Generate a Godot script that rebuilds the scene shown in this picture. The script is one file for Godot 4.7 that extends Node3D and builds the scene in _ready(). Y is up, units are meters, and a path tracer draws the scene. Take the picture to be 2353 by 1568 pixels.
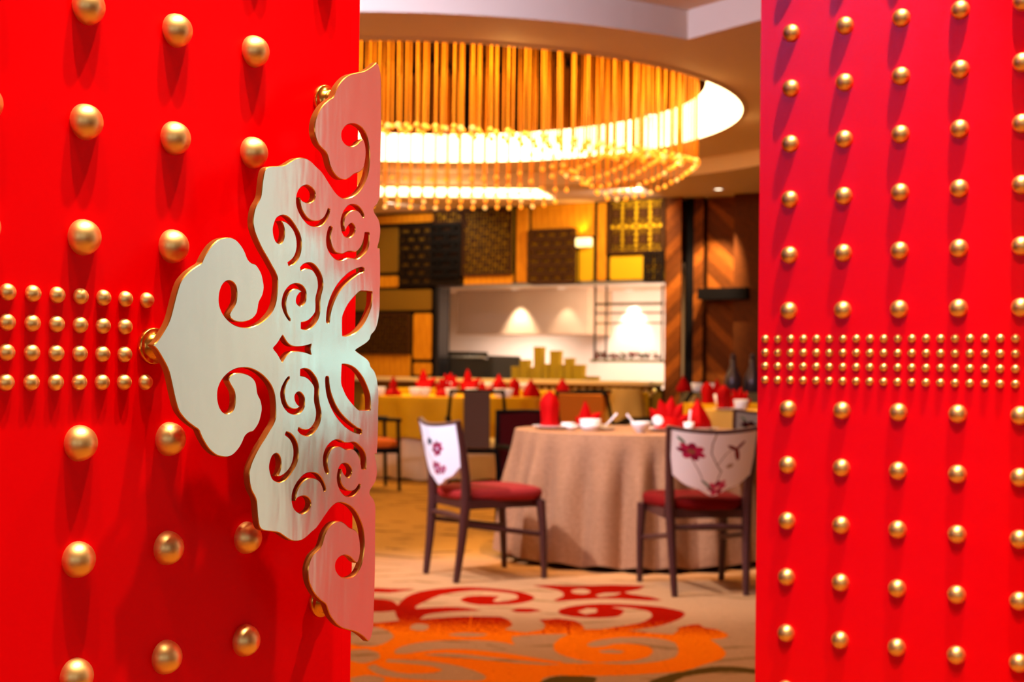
extends Node3D
# A studded red door pair with an ornate brass pull stands open on a banquet hall.
# Metres, y up. The camera stands in the lobby at the origin and looks along -z.

const RED_DOOR_AT := Vector3(-0.3723, 0.0, -1.2269)   # foot of the near leaf's face, at its first row of bosses
const FAR_DOOR_AT := Vector3(0.4961, 0.0, -2.5468)
const RING := Vector3(-0.81, 0.0, -11.35)              # under the middle of the chandelier
const WALL_AT := Vector3(-1.497, 0.0, -17.441)
const CEILING := 3.15
const LOW_CEILING := 3.0

var near_axes := Basis(Vector3(0.5623, 0, -0.8270), Vector3.UP, Vector3(0.8270, 0, 0.5623))
var far_axes := Basis(Vector3(0.8129, 0, 0.5824), Vector3.UP, Vector3(-0.5824, 0, 0.8129))
var wall_axes := Basis(Vector3(0.8577, 0, 0.5141), Vector3.UP, Vector3(-0.5141, 0, 0.8577))
var rng := RandomNumberGenerator.new()
var taken := {}
var m := {}

const PLATE_LOBES := [3318,3004,3256,2954,3179,2905,3103,2869,3012,2840,2907,2804,2818,2751,2731,2667,2689,2601,2653,2532,2589,2492,2490,2413,2414,2305,2385,2205,2392,2119,2448,2026,2557,1964,2594,1906,2618,1846,2670,1779,2752,1730,2841,1723,2915,1749,2989,1798,3072,1828,3132,1875,3157,1943,3170,2050,3150,2137,3121,2175,3073,2149,3020,2105,2938,2074,2855,2082,2802,2119,2786,2166,2800,2217,2858,2275,2948,2306,3039,2306,3116,2278,3179,2212,3212,2126,3229,2038,3227,1947,3210,1844,3173,1760,3114,1673,3039,1605,2949,1560,2845,1535,2770,1546,2696,1587,2607,1665,2504,1759,2427,1799,2342,1846,2269,1865,2186,1863,2116,1842]
const PLATE_LOBES_LEFT := [2047,1805,1967,1762,1887,1745,1786,1728,1735,1712,1703,1682,1687,1637,1672,1557,1658,1445,1637,1396,1594,1336,1568,1271,1556,1184,1572,1108,1612,1033,1680,937,1760,848,1829,766,1859,733,1894,672,1898,608,1892,521,1871,424,1822,343,1734,269,1636,219,1538,192,1441,189,1355,202,1270,238,1195,296,1152,363,1138,423,1144,491,1169,553,1209,594,1261,610,1314,596,1347,563,1361,510,1358,440,1340,394,1304,350,1278,314,1274,291,1290,265,1343,240,1429,234,1515,250,1580,279,1622,320,1638,367,1653,431,1696,495,1714,567,1704,629,1675,706,1624,765,1593,785,1546,793,1497,823,1463,879,1424,930,1359,983,1295,1006,1232,1006,1169,994,1128,980,1077,949,1027,907,968,835,933,780,914,747,869,723,791,677,733,633,675,571,638,488,611,406,584,317,557,236,520,169,465,95,414,35]
const PLATE_EDGE := [3350,2986,3375,2940,3397,2843,3406,2569,3412,2316,3410,2061,3407,1807,3407,1634,3394,1581,3365,1534,3316,1491,3307,1464,3328,1428,3373,1388,3404,1346,3420,1290,3421,1233,3408,1155,3380,1083,3385,1068,3415,1074,3425,965,3431,711,3427,637,3430,498,3422,394,3397,289,3355,211,3292,161,3277,123,3229,84,3146,45]
const PLATE_AXIS := [368,1847,2368,3037]  # left tip, diamond left, diamond right, seam notch
const PLATE_DIAMOND := [1903,43,1948,95,1977,129,1998,103,2041,59,2097,28,2172,20,2247,24,2323,35,2385,52,2373,30]
const PLATE_CUT_A := [2275,1604,2204,1573,2164,1532,2144,1481,2140,1424,2156,1369,2198,1308,2247,1264,2319,1222,2404,1211,2489,1225,2549,1263,2597,1322,2621,1374,2627,1401,2598,1407,2584,1370,2548,1317,2500,1284,2439,1266,2366,1263,2294,1289,2233,1344,2202,1398,2189,1476,2219,1448,2279,1434,2339,1440,2386,1466,2407,1501,2406,1542,2378,1576,2335,1596]
const PLATE_CUT_B := [1937,1274,1875,1246,1842,1195,1824,1130,1834,1075,1863,1022,1903,1003,1937,1008,1965,1038,1979,1079,1981,1127,1968,1174,1950,1201,1930,1221,1979,1223,2037,1201,2084,1169,2120,1131,2147,1077,2157,1021,2153,964,2125,898,2079,854,2033,829,2046,800,2103,816,2161,860,2201,919,2217,985,2216,1058,2191,1121,2154,1167,2094,1226,2035,1265,1977,1278]
const PLATE_CUT_C := [2968,1484,2912,1469,2856,1426,2816,1366,2796,1303,2800,1242,2819,1188,2853,1154,2891,1146,2938,1148,2984,1174,3012,1211,3016,1248,3001,1272,2972,1291,2944,1286,2911,1264,2879,1230,2869,1203,2846,1240,2841,1276,2845,1320,2867,1359,2904,1393,2951,1420,3007,1432,3055,1430,3104,1400,3132,1368,3157,1377,3142,1410,3112,1445,3064,1475,3016,1485]
const PLATE_CUT_D := [2622,1223,2599,1181,2585,1125,2583,1070,2598,1017,2631,971,2682,931,2737,908,2793,903,2839,912,2886,931,2933,940,2980,940,3037,935,3085,948,3132,976,3190,1018,3223,1065,3238,1129,3239,1221,3171,1215,3162,1173,3144,1115,3121,1076,3083,1035,3036,1007,2988,1003,2931,1006,2884,992,2838,972,2782,969,2727,978,2689,1005,2656,1052,2641,1112,2645,1167,2670,1218,2646,1234]
const PLATE_CUT_E := [2210,791,2249,823,2306,843,2363,847,2421,828,2481,779,2521,722,2540,657,2534,604,2515,550,2502,497,2498,444,2501,391,2491,338,2462,285,2405,230,2348,199,2291,191,2234,199,2233,259,2290,266,2346,287,2394,322,2432,362,2440,402,2439,455,2438,507,2456,561,2470,607,2469,660,2453,712,2423,749,2384,780,2335,790,2278,786,2218,764]
const PLATE_CUT_F := [2130,629,2075,612,2020,571,1984,524,1965,472,1961,421,1978,370,2012,321,2049,283,2075,268,2080,285,2049,315,2025,353,2013,404,2013,455,2031,507,2067,554,2113,577,2160,584,2197,580,2236,559,2208,545,2175,514,2160,481,2162,449,2191,424,2229,419,2267,441,2293,474,2298,520,2293,565,2263,603,2225,624,2177,632]
const PLATE_CUT_G := [3144,854,3086,845,3014,823,2932,787,2851,735,2771,670,2703,593,2654,517,2621,443,2603,362,2598,283,2608,268,2635,267,2645,284,2653,344,2676,418,2715,493,2764,563,2833,633,2923,699,3015,752,3098,794,3148,806,3169,830,3162,848]
const PLATE_CUT_H := [3120,609,3298,613,3298,561,3290,478,3265,415,3213,331,3152,260,3069,196,2987,160,2905,145,2842,143,2838,324,2859,372,2898,434,2949,491,3010,541,3071,585]
# the carpet's scrolls: kind (0 ground, 1 red to orange, 2 olive), then outline points on the floor in centimetres (x, -z)
const CARPET_SCROLLS := [
	["s", [-67,627,-58,623,-48,630,-40,633,-21,642,-4,643,0,634,1,621,-2,612,7,605,15,613,16,626,14,636,22,640,29,635,32,624,32,614,46,615,60,608,70,605,74,617,74,621,80,628,84,630,85,622,90,618,93,606,90,598,84,595,86,579,86,566,82,554,74,544,65,532,52,527,39,523,23,522,17,522,12,516,12,511,6,470,-58,467,-77,616]],
	["g", [-35,615,-35,611,-36,608,-37,607,-39,607,-40,608,-42,611,-42,614,-42,618,-41,621,-40,623,-38,623,-36,621,-35,619]],
	["g", [-9,600,-10,598,-12,596,-15,595,-19,595,-22,596,-24,597,-25,598,-24,600,-22,602,-19,603,-15,603,-12,602,-10,601]],
	["g", [-44,558,-44,567,-40,576,-34,582,-25,586,-13,587,-4,584,1,579,4,576,11,571,17,562,21,550,19,547,11,553,0,561,-13,567,-24,568,-33,564,-40,558]],
	["g", [-33,557,-24,560,-12,556,0,550,14,544,20,541,13,540,0,544,-14,550,-26,553]],
	["g", [2,596,12,601,25,603,21,593,18,580,18,569,20,561,26,551,34,545,27,543,21,544,17,560,11,570,3,577]],
	["g", [32,578,34,586,42,594,53,598,62,596,68,587,68,574,65,558,56,548,44,543,34,545,40,548,48,550,55,558,58,569,57,579,50,584,43,583,39,578,34,576]],
	["g", [36,568,41,571,46,568,44,564,38,564]],
	["g", [-48,593,-49,584,-51,577,-54,572,-58,572,-63,576,-66,583,-68,592,-68,601,-66,609,-63,614,-58,614,-54,610,-50,602]],
	["g", [-50,553,-50,548,-52,543,-54,540,-56,540,-59,543,-62,547,-63,552,-63,558,-62,563,-59,565,-56,566,-54,563,-51,559]],
	["g", [-52,533,-50,537,-45,528,-37,522,-27,524,-24,529,-28,535,-37,539,-46,542,-46,547,-34,546,-23,540,-13,529,-8,518,-10,512,-22,511,-35,513,-45,518,-50,526]],
	["g", [-44,511,-45,508,-46,505,-48,504,-51,504,-53,505,-55,507,-56,511,-56,514,-54,516,-52,518,-50,518,-47,517,-45,514]],
	["s", [-48,630,-52,655,-51,683,-48,702,-41,716,-31,724,-20,728,-10,725,1,719,8,710,12,699,10,687,3,678,-4,675,-14,674,-20,680,-23,688,-20,698,-13,701,-5,700,-7,691,-8,686,-6,683,-1,686,3,691,5,698,3,707,-4,713,-15,717,-25,712,-34,701,-40,683,-44,667,-43,661,-35,665,-25,667,-17,663,-13,658,-22,656,-31,652,-38,645,-40,632]],
	["s", [-72,722,-66,721,-56,719,-48,720,-51,714,-60,706,-71,708]],
	["s", [-73,692,-62,687,-56,682,-52,667,-52,655,-59,651,-68,652]],
	["s", [12,735,22,738,36,736,53,741,70,739,66,727,58,718,60,712,70,703,74,694,68,692,55,696,41,695,24,687,22,691,27,702,27,716,22,725]],
	["g", [41,718,40,715,39,712,37,710,35,710,33,712,32,714,32,718,32,721,34,724,36,726,38,726,39,724,40,722]],
	["g", [43,706,48,714,56,715,52,706,45,701]],
	["s", [1,660,5,666,10,666,15,660,9,655,4,655]],
	["s", [23,656,25,666,33,676,45,682,59,680,72,674,80,663,80,652,75,639,66,625,56,616,45,611,38,613,48,622,58,631,64,643,66,654,64,664,56,671,48,672,53,665,52,656,49,647,41,643,32,644,26,648]],
	["g", [32,659,37,668,41,667,40,657,35,652]],
	["o", [11,507,13,514,18,521,26,522,31,520,32,518,30,508]],
	["o", [50,509,52,515,58,524,66,532,78,541,87,541,93,537,99,533,98,525,91,529,83,532,74,529,64,522,58,510]]]

# ---------------------------------------------------------------- nodes
func numbered(called: String) -> String:
	taken[called] = taken.get(called, -1) + 1
	return called if taken[called] == 0 else "%s_%03d" % [called, taken[called]]


func tag(o: Node, label: String, category: String, group := "") -> void:
	o.set_meta("label", label)
	o.set_meta("category", category)
	if group:
		o.set_meta("group", group)


func thing(called: String, label: String, category: String, at := Vector3.ZERO, turn := 0.0, group := "") -> Node3D:
	var o := Node3D.new()
	o.name = numbered(called)
	add_child(o)
	o.position = at
	o.rotation.y = turn
	tag(o, label, category, group)
	return o


func put(called: String, mesh: Mesh, material: Material, parent: Node = self, at := Vector3.ZERO, axes := Basis.IDENTITY) -> MeshInstance3D:
	var o := MeshInstance3D.new()
	o.name = called if parent != self else numbered(called)
	o.mesh = mesh
	if material:
		o.material_override = material
	o.transform = Transform3D(axes, at)
	o.cast_shadow = GeometryInstance3D.SHADOW_CASTING_SETTING_ON
	parent.add_child(o, true)
	return o


func struct(called: String, st: SurfaceTool, material: Material, parent: Node = self) -> MeshInstance3D:
	var o := put(called, done(st), material, parent)
	if parent == self:
		o.set_meta("kind", "structure")
	return o


func setting(called: String, at: Vector3, axes: Basis) -> Node3D:
	var o := Node3D.new()
	o.name = called
	o.transform = Transform3D(axes, at)
	o.set_meta("kind", "structure")
	add_child(o)
	return o


func copy(o: Node3D, label: String, at: Vector3, turn: float, called := "") -> Node3D:
	var c: Node3D = o.duplicate()
	c.name = numbered(called if called else str(o.name).get_slice("_0", 0))
	add_child(c)
	c.position = at
	c.rotation = Vector3(0, turn, 0)
	c.set_meta("label", label)
	return c


# ---------------------------------------------------------------- shapes
func begin() -> SurfaceTool:
	var st := SurfaceTool.new()
	st.begin(Mesh.PRIMITIVE_TRIANGLES)
	st.set_smooth_group(-1)
	return st


func done(st: SurfaceTool, into: ArrayMesh = null) -> ArrayMesh:
	st.generate_normals()
	return st.commit(into)


func tri(st: SurfaceTool, a: Vector3, b: Vector3, c: Vector3) -> void:   # a, b, c counter-clockwise seen from the front
	st.add_vertex(a)
	st.add_vertex(c)
	st.add_vertex(b)


func quad(st: SurfaceTool, a: Vector3, b: Vector3, c: Vector3, d: Vector3) -> void:
	tri(st, a, b, c)
	tri(st, a, c, d)


func quad_uv(st: SurfaceTool, p: Array, t: Array) -> void:
	for k in [0, 2, 1, 0, 3, 2]:
		st.set_uv(t[k])
		st.add_vertex(p[k])


func box(st: SurfaceTool, c: Vector3, s: Vector3, b := Basis.IDENTITY) -> void:
	var h := s / 2
	for k in 3:
		for e in [-1.0, 1.0]:
			var n := Vector3.ZERO
			var u := Vector3.ZERO
			n[k] = e * h[k]
			u[(k + 1) % 3] = h[(k + 1) % 3]
			var v := Vector3.ZERO
			v[(k + 2) % 3] = h[(k + 2) % 3] * e
			quad(st, c + b * (n - u - v), c + b * (n + u - v), c + b * (n + u + v), c + b * (n - u + v))


# a box with its upright edges rounded, its top edge chamfered
func slab(st: SurfaceTool, c: Vector3, s: Vector3, r: float, bevel := 0.006, b := Basis.IDENTITY) -> void:
	var rim: Array = []
	for k in 4:
		var mid := Vector2([1, -1, -1, 1][k] * (s.x / 2 - r), [1, 1, -1, -1][k] * (s.z / 2 - r))
		for j in 5:
			var a := PI / 2 * (k + j / 4.0)
			rim.append([mid, Vector2(cos(a), sin(a)) * r])
	var rings := [[0.0, bevel], [bevel, 0.0], [s.y - bevel, 0.0], [s.y, bevel]]
	var n := rim.size()
	var at := func(i: int, ring: Array) -> Vector3:
		var q: Vector2 = rim[i % n][0] + rim[i % n][1] * (1.0 - ring[1] / r)
		return c + b * Vector3(q.x, ring[0] - s.y / 2, q.y)
	for k in 3:
		for i in n:
			quad(st, at.call(i, rings[k]), at.call(i, rings[k + 1]), at.call(i + 1, rings[k + 1]), at.call(i + 1, rings[k]))
	for i in range(1, n - 1):
		tri(st, at.call(0, rings[3]), at.call(i + 1, rings[3]), at.call(i, rings[3]))
		tri(st, at.call(0, rings[0]), at.call(i, rings[0]), at.call(i + 1, rings[0]))


func tube(st: SurfaceTool, pts: Array, radii: Array, seg := 10, flat := 1.0) -> void:
	var rings: Array = []
	var side := Vector3.RIGHT
	for i in pts.size():
		var along: Vector3 = (pts[mini(i + 1, pts.size() - 1)] - pts[maxi(i - 1, 0)]).normalized()
		if i == 0 and absf(along.x) > 0.8:
			side = Vector3.UP
		side = (side - along * side.dot(along)).normalized()
		var up := along.cross(side)
		var ring: Array = []
		for k in seg:
			var a := TAU * k / seg
			ring.append(pts[i] + (side * cos(a) + up * sin(a) * flat) * radii[i])
		rings.append(ring)
	st.set_smooth_group(1)
	for i in pts.size() - 1:
		for k in seg:
			quad(st, rings[i][k], rings[i][(k + 1) % seg], rings[i + 1][(k + 1) % seg], rings[i + 1][k])
	st.set_smooth_group(-1)
	for k in range(1, seg - 1):
		tri(st, rings[0][0], rings[0][k + 1], rings[0][k])
		tri(st, rings[-1][0], rings[-1][k], rings[-1][k + 1])


func lathe(st: SurfaceTool, profile: Array, seg := 24, at := Transform3D.IDENTITY, smooth := true) -> void:
	st.set_smooth_group(1 if smooth else -1)
	for i in profile.size() - 1:
		var p: Vector2 = profile[i]
		var q: Vector2 = profile[i + 1]
		for k in seg:
			var a := TAU * k / seg
			var b := TAU * (k + 1) / seg
			var c := [Vector3(p.x * cos(a), p.y, p.x * sin(a)), Vector3(p.x * cos(b), p.y, p.x * sin(b)), Vector3(q.x * cos(b), q.y, q.x * sin(b)), Vector3(q.x * cos(a), q.y, q.x * sin(a))]
			if p.x < 1e-6:
				tri(st, at * c[0], at * c[3], at * c[2])
			elif q.x < 1e-6:
				tri(st, at * c[0], at * c[3], at * c[1])
			else:
				quad(st, at * c[0], at * c[3], at * c[2], at * c[1])
	st.set_smooth_group(-1)


func turned(profile: Array, seg := 24) -> ArrayMesh:
	var st := begin()
	lathe(st, profile, seg)
	return done(st)


# a pillow whose outline is a rounded rectangle, wider in front (towards -z)
func cushion(st: SurfaceTool, c: Vector3, front: float, back: float, depth: float, height: float, square := 4.0) -> void:
	var seg := 36
	var rings: Array = []
	for r in [[0.88, -0.5], [0.97, -0.42], [1.0, -0.15], [1.0, 0.1], [0.97, 0.28], [0.88, 0.4], [0.6, 0.48], [0.3, 0.5], [0.0, 0.5]]:
		var ring: Array = []
		for k in seg:
			var a := TAU * k / seg
			var x := signf(cos(a)) * pow(absf(cos(a)), 2.0 / square)
			var z := signf(sin(a)) * pow(absf(sin(a)), 2.0 / square)
			var w := lerpf(front, back, (z + 1.0) / 2.0) / 2.0
			ring.append(c + Vector3(x * w * r[0], r[1] * height, z * depth / 2 * r[0]))
		rings.append(ring)
	st.set_smooth_group(1)
	for i in rings.size() - 1:
		for k in seg:
			quad(st, rings[i][(k + 1) % seg], rings[i][k], rings[i + 1][k], rings[i + 1][(k + 1) % seg])
	st.set_smooth_group(-1)
	for k in range(1, seg - 1):
		tri(st, rings[0][0], rings[0][k], rings[0][k + 1])


# points of a closed outline, smoothed between corners
func smoothed(flat: Array, closed := true) -> PackedVector2Array:
	var p := PackedVector2Array()
	for i in flat.size() / 2:
		p.append(Vector2(flat[2 * i], flat[2 * i + 1]))
	var out := PackedVector2Array()
	var n := p.size()
	var corner := func(i: int) -> bool:
		if not closed and (i <= 0 or i >= n - 1):
			return true
		var a := p[i] - p[posmod(i - 1, n)]
		var b := p[(i + 1) % n] - p[i]
		return absf(a.angle_to(b)) > 0.9
	for i in (n if closed else n - 1):
		out.append(p[i])
		var a: Vector2 = p[i]
		var b: Vector2 = p[(i + 1) % n]
		var t0 := (b - p[posmod(i - 1, n)]) / 2 if not corner.call(i) else (b - a)
		var t1 := (p[(i + 2) % n] - a) / 2 if not corner.call((i + 1) % n) else (b - a)
		t0 = t0.limit_length((b - a).length() * 1.3)
		t1 = t1.limit_length((b - a).length() * 1.3)
		for t in ([0.33, 0.67] if (b - a).length() > 60 else [0.5]):
			var t2: float = t * t
			var t3: float = t2 * t
			out.append(a * (2 * t3 - 3 * t2 + 1) + t0 * (t3 - 2 * t2 + t) + b * (3 * t2 - 2 * t3) + t1 * (t3 - t2))
	if not closed:
		out.append(p[n - 1])
	return out


func area_of(p: PackedVector2Array) -> float:
	var s := 0.0
	for i in p.size():
		s += p[i].cross(p[(i + 1) % p.size()])
	return s / 2


func crosses(a: Vector2, b: Vector2, p: PackedVector2Array) -> bool:
	for i in p.size():
		var c := p[i]
		var d := p[(i + 1) % p.size()]
		if c == a or d == a or c == b or d == b:
			continue
		if Geometry2D.segment_intersects_segment(a, b, c, d) != null:
			return true
	return false


# corner numbers of triangles filling an outline (counter-clockwise) with holes (clockwise); fills «all» with the points
func filled(outer: PackedVector2Array, holes: Array, all: PackedVector2Array) -> PackedInt32Array:
	var loop: Array = []
	all.append_array(outer)
	for i in outer.size():
		loop.append(i)
	var left := holes.duplicate()
	while left:
		var best := []
		for h in left.size():
			for j in left[h].size():
				for k in loop.size():
					var d: float = left[h][j].distance_squared_to(all[loop[k]])
					if not best or d < best[0]:
						best = [d, h, j, k]
		var hole: PackedVector2Array = left.pop_at(best[1])
		var first := all.size()
		all.append_array(hole)
		var way: Array = []
		for j in hole.size() + 1:
			way.append(first + (best[2] + j) % hole.size())
		way.append(loop[best[3]])
		loop = loop.slice(0, best[3] + 1) + way + loop.slice(best[3] + 1)
	var out := PackedInt32Array()
	var at := 0
	var misses := 0
	while loop.size() > 3 and misses <= loop.size():
		var n := loop.size()
		at = at % n
		var ia: int = loop[posmod(at - 1, n)]
		var ib: int = loop[at]
		var ic: int = loop[(at + 1) % n]
		var a := all[ia]
		var b := all[ib]
		var c := all[ic]
		var ear := (b - a).cross(c - b) > 1e-9
		if ear:
			var lo := Vector2(minf(a.x, minf(b.x, c.x)), minf(a.y, minf(b.y, c.y)))
			var hi := Vector2(maxf(a.x, maxf(b.x, c.x)), maxf(a.y, maxf(b.y, c.y)))
			for k in loop:
				var q := all[k]
				if q.x < lo.x or q.x > hi.x or q.y < lo.y or q.y > hi.y or q == a or q == b or q == c:
					continue
				if (b - a).cross(q - a) >= 0 and (c - b).cross(q - b) >= 0 and (a - c).cross(q - c) >= 0:
					ear = false
					break
		if ear or misses >= loop.size():
			if ear:
				out.append_array([ia, ib, ic])
			loop.remove_at(at)
			at = maxi(at - 1, 0)
			misses = 0
		else:
			at += 1
			misses += 1
	if loop.size() == 3:
		out.append_array(loop)
	return out


# ---------------------------------------------------------------- materials
func mat(called: String, color: Color, rough := 0.6, metal := 0.0) -> StandardMaterial3D:
	var s := StandardMaterial3D.new()
	s.resource_name = called
	s.albedo_color = color
	s.roughness = rough
	s.metallic = metal
	if metal == 0.0 and rough >= 0.5:
		s.metallic_specular = 0.2
	m[called] = s
	return s


func glow(called: String, color: Color, times: float) -> StandardMaterial3D:
	var s := mat(called, Color(0.8, 0.8, 0.8), 0.6)
	s.emission_enabled = true
	s.emission = color
	s.emission_energy_multiplier = times
	return s


func noise(frequency: float, size := 256, octaves := 3, lo := Color(0.85, 0.85, 0.85), hi := Color.WHITE) -> NoiseTexture2D:
	var n := FastNoiseLite.new()
	n.seed = 7
	n.frequency = frequency
	n.fractal_octaves = octaves
	var t := NoiseTexture2D.new()
	t.width = size
	t.height = size
	t.seamless = true
	t.noise = n
	var g := Gradient.new()
	g.set_color(0, lo)
	g.set_color(1, hi)
	t.color_ramp = g
	return t


func wood(called: String, dark: Color, light: Color, rough: float, stretch: Vector3) -> StandardMaterial3D:
	var s := mat(called, Color.WHITE, rough)
	s.albedo_texture = noise(0.02, 256, 4, dark, light)
	s.uv1_triplanar = true
	s.uv1_scale = stretch
	return s


func materials() -> void:
	var red := mat("red_lacquer", Color(0.93, 0.0, 0.02), 0.3)
	red.metallic_specular = 0.14
	mat("red_lacquer_far", Color(0.93, 0.0, 0.03), 0.2).metallic_specular = 0.5
	mat("lavender_paint", Color(0.80, 0.62, 0.97), 0.8)
	mat("boss_gold", Color(0.96, 0.80, 0.50), 0.43, 1.0)
	var plate := mat("brushed_brass", Color(0.84, 0.92, 0.86), 0.13, 0.84)
	plate.roughness_texture = noise(0.03, 256, 3, Color(0.75, 0.75, 0.75), Color.WHITE)
	plate.uv1_triplanar = true
	plate.uv1_scale = Vector3(5, 1.0, 5)
	plate.normal_enabled = true
	var ripple := noise(0.03, 256, 3)
	ripple.color_ramp = null
	ripple.as_normal_map = true
	ripple.bump_strength = 4.0
	plate.normal_texture = ripple
	plate.normal_scale = 0.022
	mat("brass_edge", Color(0.66, 0.44, 0.20), 0.42, 0.8)
	mat("polished_brass", Color(0.86, 0.58, 0.24), 0.22, 1.0)
	mat("ceiling_paint", Color(0.86, 0.76, 0.67), 0.8)
	mat("lobby_paint", Color(0.95, 0.94, 0.92), 0.8)
	mat("lobby_tan", Color(0.66, 0.62, 0.56), 0.8)
	mat("mirror_bronze", Color(0.12, 0.07, 0.03), 0.18, 0.7)
	mat("black_wood", Color(0.05, 0.03, 0.018), 0.6)
	mat("chair_wood", Color(0.27, 0.13, 0.12), 0.38)
	wood("gold_wood", Color(0.68, 0.40, 0.04), Color(0.84, 0.55, 0.09), 0.5, Vector3(6, 0.6, 6))
	mat("gold_panel", Color(0.78, 0.58, 0.06), 0.5)
	mat("olive_panel", Color(0.46, 0.32, 0.07), 0.5)
	mat("lattice_dark", Color(0.10, 0.055, 0.02), 0.55)
	mat("lattice_brown", Color(0.24, 0.13, 0.03), 0.55)
	for k in 4:
		wood("walnut_%d" % k, [Color(0.31, 0.145, 0.025), Color(0.40, 0.19, 0.03), Color(0.48, 0.235, 0.045), Color(0.35, 0.165, 0.028)][k], [Color(0.39, 0.185, 0.035), Color(0.48, 0.235, 0.045), Color(0.57, 0.29, 0.065), Color(0.43, 0.205, 0.04)][k], 0.55, Vector3(3, 3, 3))
	mat("kitchen_white", Color(0.90, 0.84, 0.78), 0.55)
	mat("hood_beige", Color(0.80, 0.68, 0.56), 0.55)
	mat("steel", Color(0.62, 0.62, 0.62), 0.32, 1.0)
	mat("dark_steel", Color(0.10, 0.085, 0.03), 0.6)
	mat("window_steel", Color(0.20, 0.19, 0.19), 0.35, 0.7)
	var glass := mat("window_glass", Color(1, 1, 1, 0.01), 0.02)
	glass.transparency = BaseMaterial3D.TRANSPARENCY_ALPHA
	mat("yellow_box", Color(0.66, 0.52, 0.0), 0.55)
	mat("counter_stone", Color(0.80, 0.68, 0.45), 0.35)
	mat("stud_gold", Color(1.0, 0.88, 0.50), 0.4, 0.7)
	mat("napkin_red", Color(0.66, 0.0, 0.008), 0.7).metallic_specular = 0.2
	var china := mat("china", Color(0.92, 0.90, 0.90), 0.18)
	china.clearcoat_enabled = true
	china.clearcoat = 0.5
	var brocade := mat("beige_brocade", Color(0.70, 0.51, 0.37), 0.5)
	brocade.albedo_texture = noise(0.06, 256, 4, Color(0.82, 0.80, 0.78), Color.WHITE)
	brocade.uv1_triplanar = true
	brocade.uv1_scale = Vector3(2.5, 2.5, 2.5)
	brocade.rim_enabled = true
	brocade.rim = 0.25
	mat("yellow_cloth", Color(0.82, 0.60, 0.06), 0.6)
	mat("cream_cloth", Color(0.88, 0.76, 0.60), 0.7)
	mat("gold_cloth", Color(0.82, 0.64, 0.30), 0.6)
	mat("sage_cloth", Color(0.42, 0.36, 0.24), 0.7)
	mat("seat_red", Color(0.60, 0.16, 0.145), 0.75)
	mat("seat_scarlet", Color(0.45, 0.045, 0.04), 0.75)
	mat("seat_orange", Color(0.80, 0.36, 0.08), 0.75)
	mat("seat_cream", Color(0.76, 0.64, 0.38), 0.75)
	mat("grey_fabric", Color(0.33, 0.25, 0.22), 0.8)
	mat("tan_leather", Color(0.72, 0.40, 0.10), 0.55)
	mat("maroon_leather", Color(0.26, 0.03, 0.035), 0.5)
	mat("leaf_green", Color(0.16, 0.22, 0.05), 0.6)
	mat("leaf_red", Color(0.50, 0.08, 0.05), 0.6)
	mat("olive_rail", Color(0.44, 0.42, 0.25), 0.4, 0.3)
	mat("smoked_glass", Color(0.28, 0.22, 0.24), 0.3, 0.3)
	var rod := glow("amber_rod", Color(1.0, 0.42, 0.01), 0.14)  # the ring lights the rods; a faint glow is put into their colour
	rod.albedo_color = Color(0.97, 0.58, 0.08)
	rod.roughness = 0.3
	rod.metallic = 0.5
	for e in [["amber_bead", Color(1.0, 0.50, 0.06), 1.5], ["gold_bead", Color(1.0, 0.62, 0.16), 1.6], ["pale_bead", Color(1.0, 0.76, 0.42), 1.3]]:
		var bead := glow(e[0], e[1], e[2])  # glow put into the beads to make them bright points
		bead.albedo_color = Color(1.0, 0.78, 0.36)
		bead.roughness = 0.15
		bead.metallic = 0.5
	glow("cove_light", Color(1.0, 0.86, 0.62), 6.0)
	glow("strip_light", Color(1.0, 0.86, 0.60), 7.0)
	glow("spot_lens", Color(1.0, 0.93, 0.80), 6.0)
	glow("sconce_light", Color(1.0, 0.88, 0.50), 1.6)
	glow("window_pane_glow", Color(0.88, 0.94, 1.0), 1.0)
	var carpet := mat("carpet", Color.WHITE, 0.95)
	carpet.metallic_specular = 0.05
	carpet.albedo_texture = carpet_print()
	m["floral_left"] = printed_fabric(0)
	m["floral_right"] = printed_fabric(1)
	m["floral_grey"] = printed_fabric(2)


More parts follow.
